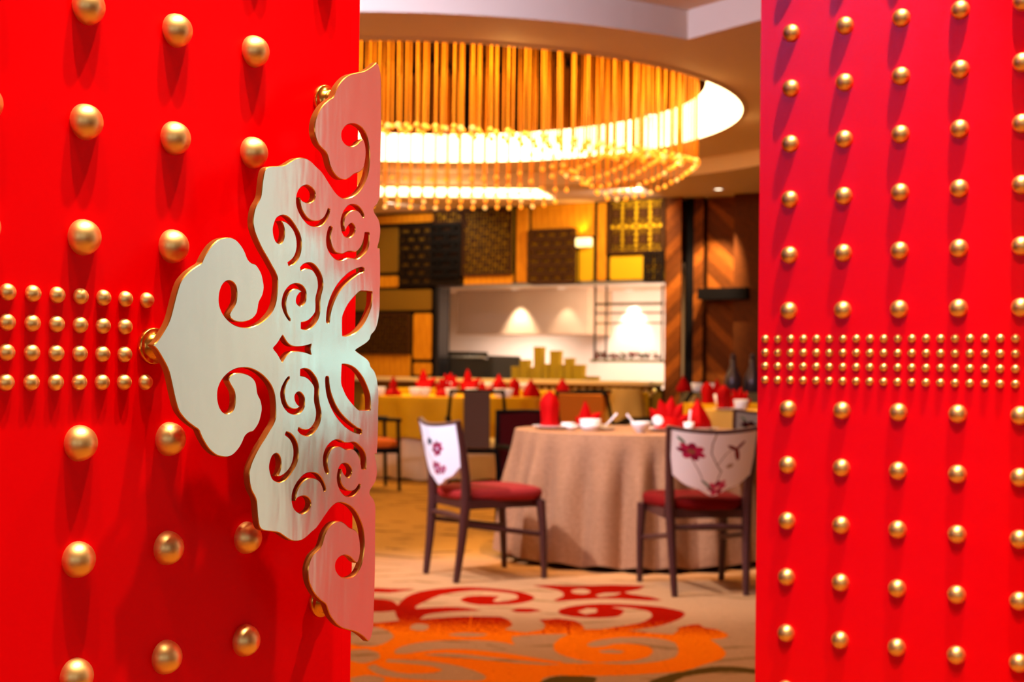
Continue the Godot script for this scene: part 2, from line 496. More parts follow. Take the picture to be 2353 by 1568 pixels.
# ---------------------------------------------------------------- prints
func carpet_print() -> ImageTexture:
	var size := 1536
	var span := 9.2
	var x0 := -4.1
	var z0 := -13.9
	var kind := PackedByteArray()
	kind.resize(size * size)
	for s in CARPET_SCROLLS:
		var p := smoothed(s[1])
		var value: int = {"g": 0, "s": 1, "o": 2}[s[0]]
		for i in p.size():
			p[i] = Vector2((p[i].x / 100.0 - x0) / span * size, (-p[i].y / 100.0 - z0) / span * size)
		var lo := size
		var hi := 0
		for q in p:
			lo = mini(lo, int(q.y))
			hi = maxi(hi, int(q.y))
		for y in range(clampi(lo, 0, size - 1), clampi(hi, 0, size - 1) + 1):
			var cuts: Array = []
			for i in p.size():
				var a := p[i]
				var b := p[(i + 1) % p.size()]
				if (a.y <= y) != (b.y <= y):
					cuts.append(a.x + (y - a.y) / (b.y - a.y) * (b.x - a.x))
			cuts.sort()
			for i in range(0, cuts.size() - 1, 2):
				for x in range(clampi(int(cuts[i]), 0, size - 1), clampi(int(cuts[i + 1]), 0, size - 1) + 1):
					kind[y * size + x] = value
	var n := FastNoiseLite.new()
	n.seed = 3
	n.frequency = 0.02
	n.fractal_octaves = 2
	var bytes := PackedByteArray()
	bytes.resize(size * size * 3)
	var ground := Color(0.74, 0.54, 0.36)
	var dark := Color(0.36, 0.24, 0.09)
	var state := 12345
	for y in size:
		var z := z0 + span * y / size
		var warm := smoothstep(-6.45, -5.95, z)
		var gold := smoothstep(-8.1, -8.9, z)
		for x in size:
			state = (state * 1103515245 + 12345) & 0x7fffffff
			var r := float((state >> 8) & 1023) / 1023.0
			var c := ground
			var k := kind[y * size + x]
			if k == 1:
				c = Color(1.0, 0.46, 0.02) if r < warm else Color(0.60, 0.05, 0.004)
			elif k == 2:
				c = Color(0.36, 0.25, 0.08)
			else:
				# faint zigzag dashes woven into the ground
				var zig := absi((x + y / 3) % 120 - 60) / 2 + y
				var dash := (zig % 44) < 9 and n.get_noise_2d(x * 0.35, y * 1.5) > 0.08
				if dash:
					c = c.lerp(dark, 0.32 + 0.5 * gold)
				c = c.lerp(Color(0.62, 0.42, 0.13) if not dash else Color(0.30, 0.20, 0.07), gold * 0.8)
			var s := 0.93 + 0.1 * r
			var i := (y * size + x) * 3
			bytes[i] = mini(255, int(c.r * s * 255))
			bytes[i + 1] = mini(255, int(c.g * s * 255))
			bytes[i + 2] = mini(255, int(c.b * s * 255))
	return ImageTexture.create_from_image(Image.create_from_data(size, size, false, Image.FORMAT_RGB8, bytes))


func dab(im: Image, x: float, y: float, rx: float, ry: float, turn: float, c: Color) -> void:
	var r := maxf(rx, ry)
	for j in range(maxi(0, int(y - r)), mini(im.get_height(), int(y + r) + 2)):
		for i in range(maxi(0, int(x - r)), mini(im.get_width(), int(x + r) + 2)):
			var q := Vector2(i - x, j - y).rotated(-turn)
			if (q.x / rx) * (q.x / rx) + (q.y / ry) * (q.y / ry) <= 1.0:
				im.set_pixel(i, j, c)


func stroke(im: Image, pts: Array, w: float, c: Color) -> void:
	for k in pts.size() - 1:
		for s in 40:
			var q: Vector2 = pts[k].lerp(pts[k + 1], s / 40.0)
			dab(im, q.x, q.y, w, w, 0, c)


func blossom(im: Image, x: float, y: float, r: float, c: Color, heart: Color) -> void:
	for k in 7:
		var a := TAU * k / 7.0 + 0.3
		dab(im, x + cos(a) * r * 0.62, y + sin(a) * r * 0.62, r * 0.42, r * 0.3, a, c.darkened(0.25 * (k % 2)))
	dab(im, x, y, r * 0.3, r * 0.26, 0, heart)


func printed_fabric(which: int) -> StandardMaterial3D:
	var im := Image.create(256, 256, false, Image.FORMAT_RGB8)
	im.fill([Color(0.95, 0.95, 0.99), Color(0.98, 0.93, 0.90), Color(0.62, 0.56, 0.46)][which])
	var pink := Color(0.62, 0.10, 0.28)
	var ink := Color(0.20, 0.22, 0.27)
	var twig := Color(0.58, 0.47, 0.38)
	if which == 0:
		blossom(im, 150, 100, 34, pink, Color(0.80, 0.70, 0.80))
		blossom(im, 128, 184, 30, pink.lightened(0.12), Color(0.82, 0.74, 0.84))
		blossom(im, 168, 206, 20, pink.lightened(0.2), Color(0.75, 0.6, 0.7))
		stroke(im, [Vector2(98, 0), Vector2(100, 40), Vector2(104, 62)], 1.5, Color(0.5, 0.53, 0.62))
		dab(im, 100, 72, 12, 22, 0.5, ink)
		dab(im, 116, 66, 10, 7, 0.2, ink)
		dab(im, 20, 46, 9, 40, -0.1, ink)
		dab(im, 40, 120, 6, 28, 0.1, Color(0.45, 0.35, 0.48))
		stroke(im, [Vector2(60, 140), Vector2(90, 150), Vector2(120, 160)], 1.5, twig)
	else:
		blossom(im, 58, 88, 40, Color(0.72, 0.12, 0.26) if which == 1 else Color(0.25, 0.05, 0.05), Color(0.55, 0.32, 0.2))
		dab(im, 30, 42, 6, 18, -0.6, Color(0.36, 0.42, 0.28))
		stroke(im, [Vector2(128, 0), Vector2(118, 40), Vector2(116, 80), Vector2(136, 130), Vector2(150, 160), Vector2(140, 190)], 2.0, twig)
		stroke(im, [Vector2(136, 130), Vector2(160, 90), Vector2(182, 70)], 1.6, twig)
		stroke(im, [Vector2(58, 120), Vector2(80, 170), Vector2(92, 200)], 1.8, twig)
		dab(im, 182, 68, 24, 7, 0.75, Color(0.46, 0.13, 0.13))
		dab(im, 204, 60, 22, 6, -0.95, Color(0.50, 0.2, 0.17))
		dab(im, 196, 100, 7, 32, -0.15, Color(0.52, 0.17, 0.16))
		dab(im, 176, 148, 11, 10, 0, Color(0.72, 0.58, 0.46))
		blossom(im, 140, 226, 30, Color(0.80, 0.24, 0.36), Color(0.9, 0.6, 0.6))
		dab(im, 106, 216, 20, 7, 0.5, Color(0.5, 0.52, 0.42))
	var s := mat("floral_%d" % which, Color.WHITE, 0.8)
	s.albedo_texture = ImageTexture.create_from_image(im)
	return s


# ---------------------------------------------------------------- lights
func lamp_spot(called: String, at: Vector3, towards: Vector3, color: Color, energy: float, cone: float, size := 0.014, parent: Node = self) -> void:
	var l := SpotLight3D.new()
	l.name = called
	l.light_color = color
	l.light_energy = energy
	l.light_size = size
	l.spot_range = 30.0
	l.spot_attenuation = 2.0
	l.spot_angle = cone
	l.spot_angle_attenuation = 0.7
	l.shadow_enabled = true
	parent.add_child(l, true)
	var up := Vector3.UP if absf((towards - at).normalized().y) < 0.95 else Vector3.BACK
	l.look_at_from_position(at, towards, up)


func lamp_area(called: String, at: Vector3, towards: Vector3, size: Vector2, color: Color, energy: float) -> void:
	var l := AreaLight3D.new()
	l.name = called
	l.area_size = size
	l.area_normalize_energy = true
	l.light_color = color
	l.light_energy = energy
	l.area_range = 30.0
	l.area_attenuation = 2.0
	l.shadow_enabled = true
	add_child(l, true)
	var up := Vector3.UP if absf((towards - at).normalized().y) < 0.95 else Vector3.BACK
	l.look_at_from_position(at, towards, up)


func downlight(at: Vector3, label: String, energy: float, cone := 60.0, aim := Vector3.ZERO, color := Color(1.0, 0.92, 0.80), group := "") -> void:
	var t := thing("ceiling_downlight", label, "downlight", at, 0, group)
	var st := begin()
	lathe(st, [Vector2(0.062, 0.0), Vector2(0.060, -0.008), Vector2(0.045, -0.008), Vector2(0.042, 0.0)], 24)
	put("trim_ring", done(st), m.lobby_paint, t)
	put("lens", turned([Vector2(0.0, -0.004), Vector2(0.043, -0.003)], 24), m.spot_lens, t)
	if energy > 0:
		lamp_spot("downlight_beam", at + Vector3(0, -0.03, 0), at + Vector3(0, -3, 0) if aim == Vector3.ZERO else aim, color, energy, cone)


# ---------------------------------------------------------------- the doors
func boss_mesh(r: float) -> ArrayMesh:
	var p: Array = []
	for k in 13:
		var a := PI / 2 * k / 12.0
		p.append(Vector2(r * cos(a), r * 1.02 * sin(a)))
	var st := begin()
	lathe(st, p, 32, Transform3D(Basis(Vector3.RIGHT, PI / 2), Vector3.ZERO))
	return done(st)


func leaf(t: Node3D, from: float, to: float, paint: Material) -> void:
	var st := begin()
	box(st, Vector3((from + to) / 2, CEILING / 2 - 0.01, -0.024), Vector3(to - from, CEILING - 0.03, 0.048))
	put("leaf", done(st), paint, t)


func doors() -> void:
	var big := boss_mesh(0.0158)
	var small := boss_mesh(0.0073)
	# the near leaf, swung open across the left of the view
	var t := setting("door_1", RED_DOOR_AT, near_axes)
	t.set_meta("label", "near red lacquered door leaf with large gold bosses and the ornate brass pull plate")
	leaf(t, -1.30, 0.3475, m.red_lacquer)
	var st := begin()
	box(st, Vector3(0.3562, CEILING / 2 - 0.01, -0.024), Vector3(0.0146, CEILING - 0.03, 0.046))
	put("meeting_strip", done(st), m.red_lacquer, t)
	for col in range(-4, 4):
		for row in range(-4, 7):
			if (col == 2 and row in [2, 3]) or (col == 3 and row in [0, 1, 2, 3, 4, 5]):
				continue
			var y := 1.4327 - 0.1 * row - (0.0778 if row > 2 else 0.0)
			put("boss", big, m.boss_gold, t, Vector3(col * 0.1014, y, 0))
	for k in range(-4, 7):
		for row in 4:
			if k == 6 and row in [1, 2]:
				continue
			put("small_boss", small, m.boss_gold, t, Vector3(-0.0751 + 0.02452 * k, 1.1815 - 0.0247 * row, 0))
	pull_plate(t)
	# the far leaf, on the right of the view
	t = setting("door_2", FAR_DOOR_AT, far_axes)
	t.set_meta("label", "far red lacquered door leaf on the right with a band of small studs")
	leaf(t, -0.0605, 1.29, m.red_lacquer_far)
	for col in range(0, 7):
		for row in range(-3, 12):
			var y := 1.7323 - 0.1 * row - (0.076 if row > 5 else 0.0)
			put("boss", big, m.boss_gold, t, Vector3(col * 0.1017, y, 0))
	for k in range(0, 26):
		for row in 4:
			put("small_boss", small, m.boss_gold, t, Vector3(-0.0458 + 0.0247 * k, 1.1817 - 0.0247 * row, 0))
	var twin: Node3D = get_node("door_1/door_pull").duplicate()
	twin.position.x += 0.945
	t.add_child(twin)


# the pull: a cut brass plate, the same above and below its middle line, held off the door by three posts
func pull_plate(door: Node3D) -> void:
	var pull := Node3D.new()
	pull.name = "door_pull"
	pull.position = Vector3(0, 1.4327 - 0.2925, 0)
	pull.set_meta("label", "brushed brass cloud scroll pull plate cut through with swirls")
	door.add_child(pull)
	var outline: Array = PLATE_LOBES + PLATE_LOBES_LEFT + [PLATE_AXIS[0], 0]
	var right: Array = PLATE_EDGE + [PLATE_AXIS[3], 0]
	var a := smoothed(outline, false)       # from the top tip round to the left tip
	var b := smoothed(right, false)         # from the top tip down to the notch in the seam
	var d := smoothed([PLATE_AXIS[1], 0] + PLATE_DIAMOND + [PLATE_AXIS[2], 0], false)
	var outer := PackedVector2Array()       # counter-clockwise: left tip, diamond, notch, up the edge, round the lobes
	outer.append_array(d)
	b.reverse()
	outer.append_array(b)
	outer.append_array(a)
	var holes: Array = []
	for h in [PLATE_CUT_A, PLATE_CUT_B, PLATE_CUT_C, PLATE_CUT_D, PLATE_CUT_E, PLATE_CUT_F, PLATE_CUT_G, PLATE_CUT_H]:
		var p := smoothed(h)
		if area_of(p) > 0:
			p.reverse()
		holes.append(p)
	var thick := 0.0075
	var front := 0.05
	var bevel := 0.0007
	var loops: Array = [outer] + holes
	var insets: Array = []
	for k in loops.size():
		var p: PackedVector2Array = loops[k]
		var q := PackedVector2Array()
		for i in p.size():
			var e := (p[i] - p[posmod(i - 1, p.size())]).normalized()
			var f := (p[(i + 1) % p.size()] - p[i]).normalized()
			var n := (e.orthogonal() + f.orthogonal())
			n = -n.normalized() * bevel * 1e4
			if absf(p[i].y) < 0.5:
				n.y = 0
			q.append(p[i] + n)
		insets.append(q)
	var all := PackedVector2Array()
	var faces := filled(insets[0], insets.slice(1), all)
	var face := begin()
	var rim := begin()
	var wall := begin()
	wall.set_smooth_group(1)
	rim.set_smooth_group(1)
	for up in [1.0, -1.0]:
		var at := func(q: Vector2, z: float) -> Vector3:
			return Vector3(q.x * 1e-4, q.y * 1e-4 * up, z)
		for i in range(0, faces.size(), 3):
			var x: Vector3 = at.call(all[faces[i]], front)
			var y: Vector3 = at.call(all[faces[i + 1]], front)
			var z: Vector3 = at.call(all[faces[i + 2]], front)
			var back := Vector3(0, 0, -thick)
			if up > 0:
				tri(face, x, y, z)
				tri(rim, x + back, z + back, y + back)
			else:
				tri(face, x, z, y)
				tri(rim, x + back, y + back, z + back)
		for k in loops.size():
			var p: PackedVector2Array = loops[k]
			var q: PackedVector2Array = insets[k]
			for i in p.size():
				var j := (i + 1) % p.size()
				if absf(p[i].y) < 0.5 and absf(p[j].y) < 0.5:
					continue          # the middle line is not an edge
				var c := [at.call(q[i], front), at.call(q[j], front), at.call(p[i], front - bevel), at.call(p[j], front - bevel), at.call(p[i], front - thick), at.call(p[j], front - thick)]
				if up > 0:
					quad(rim, c[2], c[3], c[1], c[0])
					quad(wall, c[4], c[5], c[3], c[2])
				else:
					quad(rim, c[0], c[1], c[3], c[2])
					quad(wall, c[2], c[3], c[5], c[4])
	var mesh := done(face)
	done(rim, mesh)
	done(wall, mesh)
	var o := put("plate", mesh, null, pull)
	mesh.surface_set_material(0, m.brushed_brass)
	mesh.surface_set_material(1, m.polished_brass)
	mesh.surface_set_material(2, m.brass_edge)
	var turn := Transform3D(Basis(Vector3.RIGHT, PI / 2), Vector3.ZERO)
	var st := begin()
	lathe(st, [Vector2(0.0168, 0.0), Vector2(0.0168, 0.0040), Vector2(0.0155, 0.0052), Vector2(0.0108, 0.0052), Vector2(0.0108, 0.011), Vector2(0.0098, 0.0115), Vector2(0.0092, 0.0120), Vector2(0.0090, front - thick)], 36, turn)
	var post := done(st)
	for p in [Vector2(0.0795, 0.0), Vector2(0.3070, 0.2605), Vector2(0.3120, -0.2610)]:
		put("mounting_post", post, m.polished_brass, pull, Vector3(p.x, p.y, 0))


# ---------------------------------------------------------------- the shell of both rooms
func ring_point(r: float, a: float, y: float) -> Vector3:
	return Vector3(RING.x + r * cos(a), y, RING.z + r * sin(a))


func shell() -> void:
	# floor: one carpet for the hall and the lobby
	var st := begin()
	var lo := Vector2(-18, -26)
	var hi := Vector2(16, 12)
	var t: Array = []
	var p := [Vector3(lo.x, 0, hi.y), Vector3(hi.x, 0, hi.y), Vector3(hi.x, 0, lo.y), Vector3(lo.x, 0, lo.y)]
	for q in p:
		t.append(Vector2((q.x + 4.1) / 9.2, (q.z + 13.9) / 9.2))
	quad_uv(st, p, t)
	box(st, Vector3((lo.x + hi.x) / 2, -0.11, (lo.y + hi.y) / 2), Vector3(hi.x - lo.x, 0.2, hi.y - lo.y))
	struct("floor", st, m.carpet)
	# ceiling: flat round the chandelier's opening, lower beyond an arc towards the back wall, raised in a coffer towards the doors
	st = begin()
	var seg := 144
	var low := [deg_to_rad(-172.0), deg_to_rad(-8.0)]
	var high := [deg_to_rad(54.4), deg_to_rad(170.0)]
	for k in seg:
		var a := TAU * k / seg - PI
		var b := TAU * (k + 1) / seg - PI
		var mid := (a + b) / 2
		quad(st, ring_point(2.6, a, CEILING), ring_point(2.6, b, CEILING), ring_point(3.25, b, CEILING), ring_point(3.25, a, CEILING))
		if mid > low[0] and mid < low[1]:
			quad(st, ring_point(3.25, a, CEILING), ring_point(3.25, b, CEILING), ring_point(3.45, b, CEILING), ring_point(3.45, a, CEILING))
			quad(st, ring_point(3.45, a, CEILING), ring_point(3.45, b, CEILING), ring_point(3.45, b, LOW_CEILING), ring_point(3.45, a, LOW_CEILING))
			quad(st, ring_point(3.45, a, LOW_CEILING), ring_point(3.45, b, LOW_CEILING), ring_point(24, b, LOW_CEILING), ring_point(24, a, LOW_CEILING))
		elif mid > high[0] and mid < high[1]:
			quad(st, ring_point(3.25, a, CEILING + 0.18), ring_point(3.25, b, CEILING + 0.18), ring_point(3.25, b, CEILING), ring_point(3.25, a, CEILING))
			quad(st, ring_point(3.25, a, CEILING + 0.18), ring_point(3.25, b, CEILING + 0.18), ring_point(6.0, b, CEILING + 0.18), ring_point(6.0, a, CEILING + 0.18))
			quad(st, ring_point(6.0, a, CEILING + 0.18), ring_point(6.0, b, CEILING + 0.18), ring_point(6.0, b, CEILING), ring_point(6.0, a, CEILING))
			quad(st, ring_point(6.0, a, CEILING), ring_point(6.0, b, CEILING), ring_point(24, b, CEILING), ring_point(24, a, CEILING))
		else:
			quad(st, ring_point(3.25, a, CEILING), ring_point(3.25, b, CEILING), ring_point(24, b, CEILING), ring_point(24, a, CEILING))
	for e in [[high[0], 3.25, 6.0, CEILING, CEILING + 0.18], [high[1], 3.25, 6.0, CEILING, CEILING + 0.18], [low[0], 3.45, 24.0, LOW_CEILING, CEILING], [low[1], 3.45, 24.0, LOW_CEILING, CEILING]]:
		var k: float = roundf((e[0] + PI) / TAU * seg) * TAU / seg - PI
		quad(st, ring_point(e[1], k, e[3]), ring_point(e[2], k, e[3]), ring_point(e[2], k, e[4]), ring_point(e[1], k, e[4]))
	box(st, Vector3(-1, 4.25, -7), Vector3(40, 0.2, 42))
	struct("ceiling", st, m.ceiling_paint)
	# outer walls, square with the back wall
	var room := Transform3D(wall_axes, WALL_AT)
	for w in [["wall_left", Vector3(-4.1, 2.1, 9.5), Vector3(0.2, 4.2, 20), m.ceiling_paint], ["wall_right", Vector3(14.6, 2.1, 9.5), Vector3(0.2, 4.2, 20), m.lobby_tan]]:
		st = begin()
		box(st, room * w[1], w[2], wall_axes)
		struct(w[0], st, w[3])
	# the entrance wall runs on from the far door leaf
	st = begin()
	var door := Transform3D(far_axes, FAR_DOOR_AT)
	box(st, door * Vector3(3.9, 2.1, -0.08), Vector3(5.2, 4.2, 0.16), far_axes)
	struct("wall_entrance", st, m.lobby_paint)
	st = begin()
	box(st, door * Vector3(-6.9, 2.1, -0.08), Vector3(9.0, 4.2, 0.16), far_axes)
	struct("wall_entrance_001", st, m.ceiling_paint)
	# the hall's pale wall behind the near leaf
	st = begin()
	var side := Transform3D(near_axes, RED_DOOR_AT)
	box(st, side * Vector3(-1.36, 2.1, -3.1), Vector3(0.1, 4.2, 6.0), near_axes)
	struct("wall_entrance_002", st, m.lavender_paint)
	# the lobby's wall beside the near leaf, and the one behind the camera with its window
	st = begin()
	var near := Transform3D(near_axes, RED_DOOR_AT)
	box(st, near * Vector3(-3.4, 2.1, -0.1), Vector3(4.2, 4.2, 0.2), near_axes)
	struct("wall_lobby", st, m.lobby_tan)
	st = begin()
	box(st, room * Vector3(5.2, 2.1, 19.3), Vector3(19.0, 4.2, 0.2), wall_axes)
	struct("wall_rear", st, m.lobby_tan)


func daylight() -> void:
	# two lobby windows behind the camera, each with four bright panes
	var room := Transform3D(wall_axes, WALL_AT)
	var n := 1
	for place in [[room * Vector3(11.5, 1.65, 19.15), wall_axes], [room * Vector3(14.45, 1.65, 17.6), Basis(-wall_axes.z, Vector3.UP, wall_axes.x)]]:
		var axes: Basis = place[1]
		var w := setting("window_%d" % n, place[0], axes)
		n += 1
		var st := begin()
		for k in [-1.0, 0.0, 1.0]:
			box(st, Vector3(k * 0.85, 0, 0), Vector3(0.09, 2.1, 0.1))
			box(st, Vector3(0, k * 1.02, 0), Vector3(1.8, 0.09, 0.1))
		put("window_frame", done(st), m.lobby_paint, w)
		for i in [-1.0, 1.0]:
			for j in [-1.0, 1.0]:
				st = begin()
				quad(st, Vector3(0.4, -0.48, 0), Vector3(-0.4, -0.48, 0), Vector3(-0.4, 0.48, 0), Vector3(0.4, 0.48, 0))
				put("window_pane", done(st), m.window_pane_glow, w, Vector3(i * 0.42, j * 0.51, 0.02))
				var at: Vector3 = place[0] + axes * Vector3(i * 0.42, j * 0.51, -0.08)
				lamp_area("window_daylight", at, at - axes.z, Vector2(0.74, 0.9), Color(0.84, 0.91, 1.0), 0.36)


# ---------------------------------------------------------------- the chandelier
func strand_bottom(a: float, ring: int) -> float:
	var deg := wrapf(rad_to_deg(a), -180, 180)
	var y := 2.655 + (0.048 if deg < 0 else 0.012) * ring
	if deg < 0:       # the far half hangs in two scallops with a gap between them
		y += 0.24 * exp(-pow((deg + 51.0) / 5.0, 2))
		y += 0.10 * (1.0 - smoothstep(-40.0, -8.0, deg) * 0.0) * smoothstep(-38.0, -5.0, deg)
	else:
		y += 0.02 + 0.012 * sin(a * 5.0) + 0.08 * (1.0 - smoothstep(0.0, 30.0, deg))
	return y


func chandelier() -> void:
	var t := thing("chandelier", "round recessed ceiling chandelier of hanging amber glass rods inside a bright lit ring", "chandelier", RING)
	var st := begin()
	lathe(st, [Vector2(2.60, CEILING - 0.015), Vector2(2.62, CEILING - 0.015), Vector2(2.64, CEILING)], 120)
	put("trim_ring", done(st), m.ceiling_paint, t)
	st = begin()
	lathe(st, [Vector2(2.60, CEILING - 0.015), Vector2(2.59, CEILING + 0.02), Vector2(2.50, CEILING + 0.10), Vector2(2.41, CEILING + 0.17), Vector2(2.32, CEILING + 0.21)], 120)
	put("light_ring", done(st), m.cove_light, t)
	st = begin()
	lathe(st, [Vector2(2.32, CEILING + 0.21), Vector2(2.32, 3.95), Vector2(0.0, 3.95)], 96, Transform3D.IDENTITY, false)
	put("mirrored_recess", done(st), m.mirror_bronze, t)
	var rod := begin()
	tube(rod, [Vector3.ZERO, Vector3.UP], [0.0041, 0.0041], 7)
	var rod_mesh := done(rod)
	var ball := begin()
	var p: Array = []
	for k in 7:
		p.append(Vector2(sin(PI * k / 6), -cos(PI * k / 6)) * 0.019)
	lathe(ball, p, 12)
	var ball_mesh := done(ball)
	var more: Array = []
	var count := 0
	for ring in 5:
		var r: float = [2.26, 2.14, 2.0, 1.84, 1.62][ring]
		var n: int = [118, 113, 107, 98, 84][ring]
		for k in n:
			var a := TAU * (k + 0.37 * ring) / n
			var y := strand_bottom(a, ring) + rng.randf_range(-0.006, 0.006)
			var at := Vector3(r * cos(a), y, r * sin(a))
			if count < 300:
				var s := Node3D.new()
				s.name = "strand"
				s.position = at
				t.add_child(s, true)
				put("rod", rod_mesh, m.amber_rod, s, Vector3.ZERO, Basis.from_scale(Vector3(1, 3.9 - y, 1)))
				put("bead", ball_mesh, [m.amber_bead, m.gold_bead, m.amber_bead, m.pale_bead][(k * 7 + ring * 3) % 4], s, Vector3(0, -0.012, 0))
				count += 1
			else:
				more.append([at, 3.9 - y])
	for kind in 2:
		var mm := MultiMesh.new()
		mm.transform_format = MultiMesh.TRANSFORM_3D
		mm.mesh = [rod_mesh, ball_mesh][kind]
		mm.instance_count = more.size()
		for k in more.size():
			mm.set_instance_transform(k, Transform3D(Basis.from_scale(Vector3(1, more[k][1], 1)), more[k][0]) if kind == 0 else Transform3D(Basis.IDENTITY, more[k][0] + Vector3(0, -0.012, 0)))
		var o := MultiMeshInstance3D.new()
		o.name = ["inner_rods", "inner_beads"][kind]
		o.multimesh = mm
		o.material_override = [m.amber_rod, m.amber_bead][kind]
		o.set_meta("kind", "stuff")
		t.add_child(o)
	# the ring's light, spread round it
	for k in 10:
		var l := OmniLight3D.new()
		l.name = "ring_lamp"
		l.light_color = Color(1.0, 0.78, 0.45)
		l.light_energy = 0.25
		l.light_size = 0.1
		l.omni_range = 30.0
		l.omni_attenuation = 2.0
		l.shadow_enabled = true
		t.add_child(l, true)
		var a := TAU * k / 10
		l.position = Vector3(2.44 * cos(a), CEILING - 0.02, 2.44 * sin(a))
	var v := thing("added_cove_lamp", "added cool white cove lamp lighting the raised coffer between the doors and the chandelier", "ceiling light", ring_point(5.7, deg_to_rad(95), CEILING + 0.09))  # added out of view to cool and brighten the coffer's riser
	st = begin()
	slab(st, Vector3.ZERO, Vector3(2.6, 0.05, 0.06), 0.02, 0.008)
	put("tube_housing", done(st), m.lobby_paint, v)
	st = begin()
	box(st, Vector3(0, 0.0, -0.035), Vector3(2.5, 0.03, 0.012))
	put("added_lamp_tube", done(st), m.window_pane_glow, v)
	lamp_area("added_cove_beam", ring_point(5.62, deg_to_rad(95), CEILING + 0.09), ring_point(3.2, deg_to_rad(90), CEILING + 0.06), Vector2(2.5, 0.05), Color(0.80, 0.84, 1.0), 26.0)
	# the long light slot in the low ceiling beyond the ring
	var s := thing("ceiling_light_strip", "long glowing light strip in the low ceiling behind the hanging rods", "ceiling light", Vector3(-1.3, LOW_CEILING, -15.1))
	st = begin()
	for e in [[Vector3(0, -0.01, -0.5), Vector3(3.5, 0.03, 0.04)], [Vector3(0, -0.01, 0.42), Vector3(3.4, 0.03, 0.04)]]:
		box(st, e[0], e[1])
	put("frame", done(st), m.ceiling_paint, s)
	st = begin()
	quad(st, Vector3(-1.8, -0.012, -0.45), Vector3(1.72, -0.012, -0.45), Vector3(1.52, -0.012, 0.36), Vector3(-1.8, -0.012, 0.36))
	put("diffuser", done(st), m.strip_light, s)
	lamp_area("strip_lamp", Vector3(-1.3, LOW_CEILING - 0.03, -15.12), Vector3(-1.3, 0, -15.12), Vector2(3.0, 0.7), Color(1.0, 0.82, 0.5), 2.0)


# ---------------------------------------------------------------- the back wall: panels, lattice screens, kitchen window
func panel(w: Node3D, called: String, r: Array, material: Material, round := 0.0, proud := 0.02) -> MeshInstance3D:
	var st := begin()
	var c := Vector3((r[0] + r[2]) / 2, 0, 0)
	if round > 0:
		slab(st, Vector3.ZERO, Vector3(r[2] - r[0], proud, r[3] - r[1]), round, 0.005, Basis(Vector3.RIGHT, PI / 2))
		return put(called, done(st), material, w, Vector3(c.x, (r[1] + r[3]) / 2, proud / 2))
	box(st, Vector3.ZERO, Vector3(r[2] - r[0], r[3] - r[1], proud))
	return put(called, done(st), material, w, Vector3(c.x, (r[1] + r[3]) / 2, proud / 2))


func bar(st: SurfaceTool, x0: float, y0: float, x1: float, y1: float, w: float, z := 0.05, d := 0.016) -> void:
	if absf(x1 - x0) > absf(y1 - y0):
		box(st, Vector3((x0 + x1) / 2, (y0 + y1) / 2, z), Vector3(absf(x1 - x0), w, d))
	else:
		box(st, Vector3((x0 + x1) / 2, (y0 + y1) / 2, z), Vector3(w, absf(y1 - y0), d))


